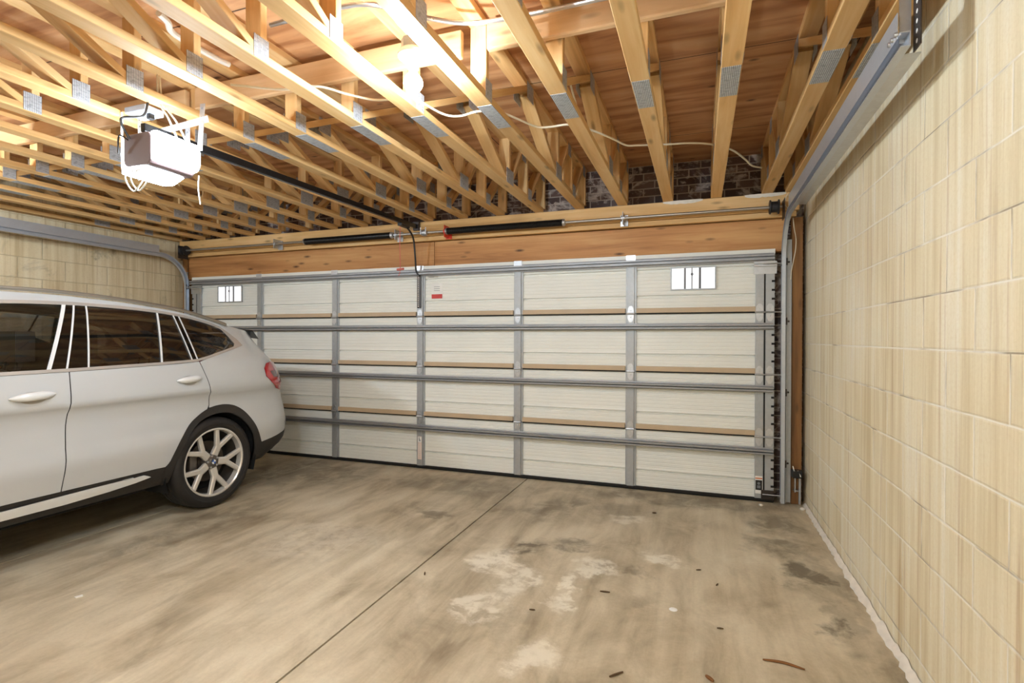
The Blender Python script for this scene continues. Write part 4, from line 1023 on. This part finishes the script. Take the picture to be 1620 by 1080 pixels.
ARCH_O = sm2(ARCH_O); ARCH_I = sm2(ARCH_I)
def shift(poly, d): return [(a+d, b) for a, b in poly]
def rear_edge(z0, z1, n=14):
    return [(RE(z0+(z1-z0)*i/n)-.043, z0+(z1-z0)*i/n) for i in range(n+1)]
def front_edge(z0, z1, n=10):
    return [(FE(z0+(z1-z0)*i/n)+.05, z0+(z1-z0)*i/n) for i in range(n+1)]
def band(y0t, y0b, y1t, y1b, n=10):
    """outline between two slanted lines inside the window opening"""
    Ui = lambda y: UF(y)-.021; Bi = lambda y: BF(y)+.019
    return [(y0b+(y1b-y0b)*i/n, Bi(y0b+(y1b-y0b)*i/n)) for i in range(n+1)]+[(y1t+(y0t-y1t)*i/n, Ui(y1t+(y0t-y1t)*i/n)) for i in range(n+1)]

def car():
    root = thing('car', 'white estate car parked tail first to the door, dark privacy glass', 'car', (XC, -3.05, 0))
    seamFR = [(-2.760,1.176),(-2.770,1.052),(-2.787,.735),(-2.813,.430)]
    seamRQ = [(-1.836,1.204),(-1.797,1.071),(-1.770,.956),(-1.757,.851),(-1.768,.820)]
    g = 0.0028
    for s in (1, -1):
        gr = 0.045 if s > 0 else 0.09
        k = dict(s=s, grid=gr)
        # dark inner skin that shows in the shut lines
        flank('inner_skin', 'liner', root, [(-4.0,.45),(-2.16,.45),(-2.06,.62),(-1.94,.74),(-1.80,.83),(-1.70,.855),(-1.60,.86),(-1.60,1.19),(-4.0,1.08)], off=-.014, s=s, grid=0.09)
        # body panels
        q = seamRQ[:]; q = [(a+g, b) for a, b in q]
        arch_r = [p for p in ARCH_O if p[0] > -1.74]
        quarter = q[:-1]+[(-1.760+g,.826)]+arch_r+[(-1.112,.468),(-.954,.493),(-.80,.507)]+rear_edge(.51, 1.40)+[(-1.02,1.435)]+TOP[:13]+[(a, b+.0) for a, b in U_]+[(a, b-.001) for a, b in B_[::-1] if a > -1.836+g]
        flank('quarter_panel', 'paint', root, quarter, **k)
        arch_f = [p for p in ARCH_O if p[0] < -1.76]
        belt = lambda a, b, n: [(a+(b-a)*i/n, BF(a+(b-a)*i/n)-.003) for i in range(n+1)]
        rd = belt(-2.760+g, -1.836-g, 12)+[(a-g, b) for a, b in seamRQ[1:-1]]+[(-1.772,.820)]+arch_f[::-1][0:0]+[p for p in ARCH_O[::-1] if p[0] < -1.775]+[(-2.2,.432)]+[(a+g, b+.002) for a, b in seamFR[::-1][:-1]]
        dr = flank('rear_door', 'paint', root, rd, **k)
        fd = belt(-3.80, -2.760-g, 10)+[(a-g, b+.002) for a, b in seamFR[1:]]+[(-3.78,.432),(-3.83,.70),(-3.83,1.0)]
        df = flank('front_door', 'paint', root, fd, **k)
        af = shift(ARCH_O, -WB)
        ff = [(-3.835,.60),(-3.80,.432),(-4.04,.440)]+[p for p in af[::-1] if p[0] < -4.05][0:0]+[p for p in af[::-1]]+front_edge(.45, .86)+TOP[::-1][:5]+[(-4.15,1.118)]+belt(-4.14, -3.805, 5)+[(-3.835,1.0)]
        flank('front_fender', 'paint', root, ff, s=s, grid=0.08)
        # window surround, glass and pillar covers
        inner = [(-4.03+(2.57)*i/40, 0) for i in range(41)]
        inner = [(a, BF(a)+.019) for a, _ in inner]+[(-1.440,1.345),(-1.472,1.400)]+[(a, UF(a)-.021) for a, _ in inner[::-1] if a < -1.50]
        flank('window_trim', 'chrome', root, [(a, b-.001) for a, b in B_]+[(a, b) for a, b in U_[::-1][1:]], [inner], off=.004, thick=.008, s=s, grid=0.2, step=0.03)
        def pane(name, mat, a, b, par, off=-.006, gg=0.06): return flank(name, mat, par, band(a[0], a[1], b[0], b[1]), off=off, s=s, grid=gg)
        p0 = (-3.95,-4.03); p1 = (-2.684,-2.867); p2 = (-2.625,-2.769); p3 = (-2.550,-2.644); p4 = (-2.062,-2.145); p5 = (-1.934,-1.895); p6 = (-1.888,-1.847); p7 = (-1.52,-1.455)
        pane('front_window', 'glass_front', p0, p1, df)
        pane('pillar_cover', 'glossblack', p1, p2, df, -.002); pane('pillar_cover', 'glossblack', p2, p3, dr, -.002)
        pane('rear_window', 'glass_rear', p3, p4, dr); pane('small_window', 'glass_rear', p4, p5, dr)
        pane('pillar_cover', 'glossblack', p5, p6, dr, -.002)
        qw = [(-1.847,BF(-1.847)+.019),(-1.75,BF(-1.75)+.019),(-1.645,BF(-1.645)+.019),(-1.55,BF(-1.55)+.019),(-1.455,1.322),(-1.440,1.345),(-1.472,1.400),(-1.53,UF(-1.53)-.024),(-1.62,UF(-1.62)-.021),(-1.75,UF(-1.75)-.021),(-1.888,UF(-1.888)-.021)]
        flank('quarter_window', 'glass_rear', root, qw, off=-.006, s=s, grid=0.06)
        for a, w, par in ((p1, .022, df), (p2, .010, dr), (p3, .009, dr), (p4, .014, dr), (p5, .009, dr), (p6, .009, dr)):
            flank('pillar_glint', 'silver', par, band(a[0]-w/2, a[1]-w/2, a[0]+w/2, a[1]+w/2, 3), off=.002, thick=.006, s=s, grid=0.3)  # bright strips painting the lamp's reflections onto the gloss pillars
        # handles
        for par, yc, zc, L, zt in ((df, -2.972, 1.046, .235, .0), (dr, -1.953, 1.073, .215, .0)):
            mb = MB(); n = 20; rings = []
            for i in range(n+1):
                t = -1+2*i/n; y = yc+t*L/2; e = max(0.04, (1-abs(t)**2.6))
                x0 = S(y, zc); out = .006+.034*e**0.8; hh = .026*e**0.7
                ring = []
                for j in range(12):
                    a = 2*PI*j/12; ring.append((XC+s*(x0+out*0.5+out*0.55*math.cos(a)), y, zc+hh*math.sin(a)+.006*t))
                rings.append(ring)
            vs = [v for r in rings for v in r]; fs = [(i*12+j, i*12+(j+1) % 12, (i+1)*12+(j+1) % 12, (i+1)*12+j) for i in range(n) for j in range(12)]
            mb.add(vs, fs, 0, True); mb.add(rings[0], [tuple(range(12))]); mb.add(rings[-1], [tuple(range(12))[::-1]])
            mb.build('door_handle', M['silver'], par, angle=60)
            flank('handle_cup', 'satin', par, [(yc+L*.30*math.cos(2*PI*j/20), zc-.010+.036*math.sin(2*PI*j/20)) for j in range(20)], off=.0015, s=s, grid=0.3)
        # cladding, arch trims, sill strip
        flank('sill_cladding', 'cladding', root, [(-4.11,.29),(-2.07,.29),(-2.085,.34),(-2.135,.428),(-4.06,.428)], off=-.004, s=s, grid=0.08)
        flank('sill_strip', 'silver', root, [(-2.243,.384),(-2.293,.408),(-2.656,.407),(-3.114,.398),(-3.95,.396),(-4.0,.37),(-3.95,.345),(-3.105,.343),(-2.785,.343),(-2.52,.354),(-2.35,.368)], off=.011, thick=.014, s=s, grid=0.02)
        for d in (0, -WB):
            ai = ARCH_I; tr = [(-2.135,.290)]+ARCH_O+[(-1.222,.400),(-1.225,.300)]+ai[::-1]
            flank('arch_trim', 'cladding', root, shift(tr, d), off=.007, thick=.03, s=s, grid=0.3, step=0.03)
        rb = [(-1.225,.452),(-1.112,.465),(-.954,.490),(-.80,.504)]+rear_edge(.508, .27)+[(-1.0,.262),(-1.24,.285)]
        flank('rear_bumper', 'cladding', root, rb, off=0.002, s=s, grid=0.05)
        lamp = [(-1.189,1.120),(-1.150,1.160),(-1.08,1.172),(-.98,1.160),(-.86,1.12)]+rear_edge(1.10, .93, 6)+[(-.86,.905),(-.95,.900),(-1.03,.925),(-1.119,.985),(-1.185,1.045)]
        lo = flank('tail_lamp', 'lamp_red', root, lamp, off=.010, thick=.014, s=s, grid=0.022, step=.02)
        flank('lamp_core', 'lamp_dark', lo, [(-1.13,1.085),(-1.05,1.090),(-.93,1.07),(-.86,1.02),(-.90,.965),(-.98,1.02),(-1.10,1.035)], off=.0125, s=s, grid=0.05)
        # roof rail and the black blade beside the rear window
        rail = smooth_path([(XC+s*(S(a, b)+.012), a, b+.018) for a, b in ((-1.46,1.490),(-1.55,1.520),(-1.75,1.575),(-1.92,1.612),(-2.32,1.658),(-2.65,1.680),(-2.97,1.682),(-3.3,1.662),(-3.55,1.61))], 5)
        MB().tube(rail, [.004]+[.0135]*(len(rail)-2)+[.004], 10).build('roof_rail', M['satin'], root)
        MB().prism([(-1.19,1.478),(-1.06,1.470),(-.985,1.385),(-1.075,1.395)], (XC+s*.615, 0, 0), (0,1,0), (0,0,1), (s,0,0), .02).build('spoiler_blade', M['glossblack'], root, bevel=.003)
        # wheels
        for yw in (-1.70, -1.70-WB): wheel(root, s, yw)
        # wheel housings
        for yw in (-1.70, -1.70-WB):
            n = 20; R = .425; mb = MB(); vs = []; fs = []
            for i in range(n+1):
                a = -0.35+(PI+0.7)*i/n; vs += [(XC+s*.50, yw+R*math.cos(a), .36+R*math.sin(a)), (XC+s*.895, yw+(R-.0)*math.cos(a), .36+R*math.sin(a))]
            for i in range(n): fs.append((2*i, 2*i+1, 2*i+3, 2*i+2))
            mb.add(vs, fs, 0, True); mb.add([vs[2*i] for i in range(n+1)], [tuple(range(n+1))])
            mb.build('wheel_housing', M['liner'], root, fix=False)
    # tailgate, roof, windscreen, bonnet and nose bridge the two flanks
    def bridge(name, rows, mats, pick, bulge, parent=root):
        """rows: list of (y, z, direction) on the outline; the sheet spans from flank to flank"""
        K = 14; vs = []; mb = MB()
        for (y, z, dy, dz) in rows:
            h = S(y, z)-.001
            for j in range(K+1):
                t = -1+2*j/K; b = bulge*(1-abs(t)**2.4); vs.append((XC+h*t, y+dy*b, z+dz*b))
        fs = [(i*(K+1)+j, i*(K+1)+j+1, (i+1)*(K+1)+j+1, (i+1)*(K+1)+j) for i in range(len(rows)-1) for j in range(K)]
        mb.v = [Vector(v) for v in vs]; mb.f = [list(f) for f in fs]; mb.sm = [True]*len(fs)
        mb.mi = [pick(i, j) for i in range(len(rows)-1) for j in range(K)]
        return mb.build(name, mats, parent, angle=50)
    zr = [.27+(1.44-.27)*i/30 for i in range(31)]
    bridge('tailgate', [(RE(z)-.043, z, 1, 0) for z in zr], [M['paint'], M['glass_rear'], M['cladding'], M['lamp_red']],
           lambda i, j: 2 if zr[i] < .50 else (3 if .93 < zr[i] < 1.13 and (j < 2 or j > 11) else (1 if 1.16 < zr[i] < 1.40 and 1 < j < 12 else 0)), .043)
    tp = dens(TOP, .06)
    tp = tp[:min(range(len(tp)), key=lambda i: abs(tp[i][0]-TOP[-1][0])+abs(tp[i][1]-TOP[-1][1]))+1]
    tp = [p for p in tp if p[0] > -5.26 and p[0] <= -1.09+1e-6 and not (p[1] < .96 and p[0] > -2)]
    tp = sorted(tp, key=lambda p: -p[0])
    bridge('roof', [(RE(1.44)-.043+.03, 1.44, 0, .3)]+[(y, z, 0, 1) for y, z in tp if y > -3.62], [M['paint']], lambda i, j: 0, .035)
    bridge('windscreen', [(y, z, -.5, .8) for y, z in tp if -4.36 < y < -3.56], [M['glass_front']], lambda i, j: 0, .05)
    bridge('bonnet', [(y, z, 0, 1) for y, z in tp if y < -4.30]+[(-5.27, .90, -.5, .5)], [M['paint']], lambda i, j: 0, .05)
    zf = [.27+(.90-.27)*i/12 for i in range(13)]
    bridge('front_bumper', [(FE(z)+.05, z, -1, 0) for z in zf], [M['paint'], M['cladding']], lambda i, j: 1 if zf[i] < .42 or (.55 < zf[i] < .8 and 4 < j < 10) else 0, .06)
    # underbody
    MB().box((XC-.62, -5.2, .255), (XC+.62, -.90, .275)).box((XC-.80, -4.05, .262), (XC+.80, -2.2, .30)).build('underbody', M['liner'], root)
    # cabin
    MB().box((XC-.66, -3.9, .30), (XC+.66, -1.0, .36)).build('cabin_floor', M['cabin'], root)
    def seat(x, y, w, back):
        o = MB().box((x-w/2, y-.50, .52), (x+w/2, y, .68)).bar((x, y-.02, .62), (x, y+back, 1.18), w*.94, .16, up=(1,0,0)).build('seat', M['seat'], root, bevel=.05)
        for hx in ((x,) if w < .7 else (x-.40, x+.40)):
            h = MB(); h.cbox((hx, y+back+.055, 1.335), (.27, .11, .20)).tube([(hx-.06, y+back+.04, 1.17), (hx-.06, y+back+.05, 1.27)], .007, 8).tube([(hx+.06, y+back+.04, 1.17), (hx+.06, y+back+.05, 1.27)], .007, 8)
            h.build('headrest', M['seat'], o, bevel=.045)
    seat(XC+.37, -3.10, .52, .26); seat(XC-.37, -3.10, .52, .26); seat(XC, -2.20, 1.30, .22)
    MB().box((XC-.66, -4.2, .85), (XC+.66, -3.85, 1.08)).build('dashboard', M['cabin'], root, bevel=.05)

def wheel(root, s, yw):
    xc = XC+s*.7925; zc = .371
    def X(d): return xc+s*d
    hw = .1225
    pr = [(.270, -.10), (.300, -.118), (.335, -.120), (.358, -.108), (.368, -.085), (.371, -.05), (.3665, -.047), (.3665, -.040), (.371, -.037), (.371, .037), (.3665, .040), (.3665, .047), (.371, .05), (.368, .085), (.358, .108), (.335, .1215), (.318, .1225), (.316, .1205), (.300, .119), (.283, .112), (.276, .102)]
    t = MB().lathe([(r, s*d) for r, d in pr], (xc, yw, zc), 'x', 56).build('wheel', M['tire'], root, loc=(xc, yw, zc), angle=40)
    MB().lathe([(r, s*d) for r, d in [(.276, .100), (.279, .110), (.270, .112), (.262, .104), (.256, .060), (.235, -.02), (.235, -.10), (.27, -.105)]][:5], (xc, yw, zc), 'x', 56).build('rim', M['alloy'], t)
    MB().lathe([(r, s*d) for r, d in [(.258, .062), (.236, -.02), (.235, -.10)]], (xc, yw, zc), 'x', 56).build('rim_barrel', M['alloy_barrel'], t)
    d5 = MB().lathe([(r, s*d) for r, d in [(.0, -.015), (.165, -.015), (.165, .008), (.095, .008), (.09, .03), (.0, .03)]], (xc, yw, zc), 'x', 40).build('brake_disc', M['discbrake'], t)
    MB().lathe([(r, s*d) for r, d in [(.0, -.035), (.234, -.035)]], (xc, yw, zc), 'x', 40).build('hub_back', M['liner'], t)
    MB().box((min(X(-.03), X(.035)), yw-.17, zc-.06), (max(X(-.03), X(.035)), yw-.10, zc+.08)).build('brake_caliper', M['alloy_dark'], t, bevel=.012)
    def V2(r, a): return (r*math.cos(a), r*math.sin(a))
    for k in range(5):
        a = math.radians(65+72*k); mb = MB(); sp = math.radians(17.5)
        def arm(p, q, w0, w1, x0, x1, dep=.026):
            p = Vector(p); q = Vector(q); d = (q-p).normalized(); n = Vector((-d.y, d.x))
            rows = []
            for c, w, x in ((p, w0, x0), (q, w1, x1)):
                rows.append([(X(x-dep), *(c-n*w/2)), (X(x-.006), *(c-n*w/2)), (X(x), *(c-n*w*.30)), (X(x), *(c+n*w*.30)), (X(x-.006), *(c+n*w/2)), (X(x-dep), *(c+n*w/2))])
            vs = [(v[0], yw+v[1], zc+v[2]) for r in rows for v in r]
            mb.add(vs, [(i, (i+1) % 6, 6+(i+1) % 6, 6+i) for i in range(6)]+[tuple(range(6))[::-1], tuple(range(6, 12))])
        arm(V2(.040, a), V2(.142, a), .064, .058, .080, .090)
        arm(V2(.128, a-.06), V2(.264, a-sp), .042, .036, .089, .100)
        arm(V2(.128, a+.06), V2(.264, a+sp), .042, .036, .089, .100)
        mb.build('spoke', M['alloy'], t)
    MB().lathe([(r, s*d) for r, d in [(.0, .092), (.030, .092), (.034, .086), (.060, .080), (.066, .060), (.066, .02)]], (xc, yw, zc), 'x', 32).build('hub', M['alloy_dark'], t)
    mb = MB()
    mb.lathe([(r, s*d) for r, d in [(.0, .0935), (.028, .0935), (.028, .090)]], (xc, yw, zc), 'x', 28, 0, False)
    for q in range(4):
        n = 6; vs = [(X(.0945), yw, zc)]+[(X(.0945), yw+.019*math.cos(PI/2*q+PI/2*i/n), zc+.019*math.sin(PI/2*q+PI/2*i/n)) for i in range(n+1)]
        mb.add(vs, [(0, i+1, i+2) for i in range(n)], 1 if q % 2 else 2)
    mb.build('hub_cap', [M['alloy_dark'], M['blue'], M['white']], t)
    for k in range(5):
        a = math.radians(29+72*k); MB().lathe([(.0, s*.088), (.009, s*.088), (.011, s*.070)], (xc, yw+.048*math.cos(a), zc+.048*math.sin(a)), 'x', 6).build('wheel_bolt', M['galv'], t)
car()
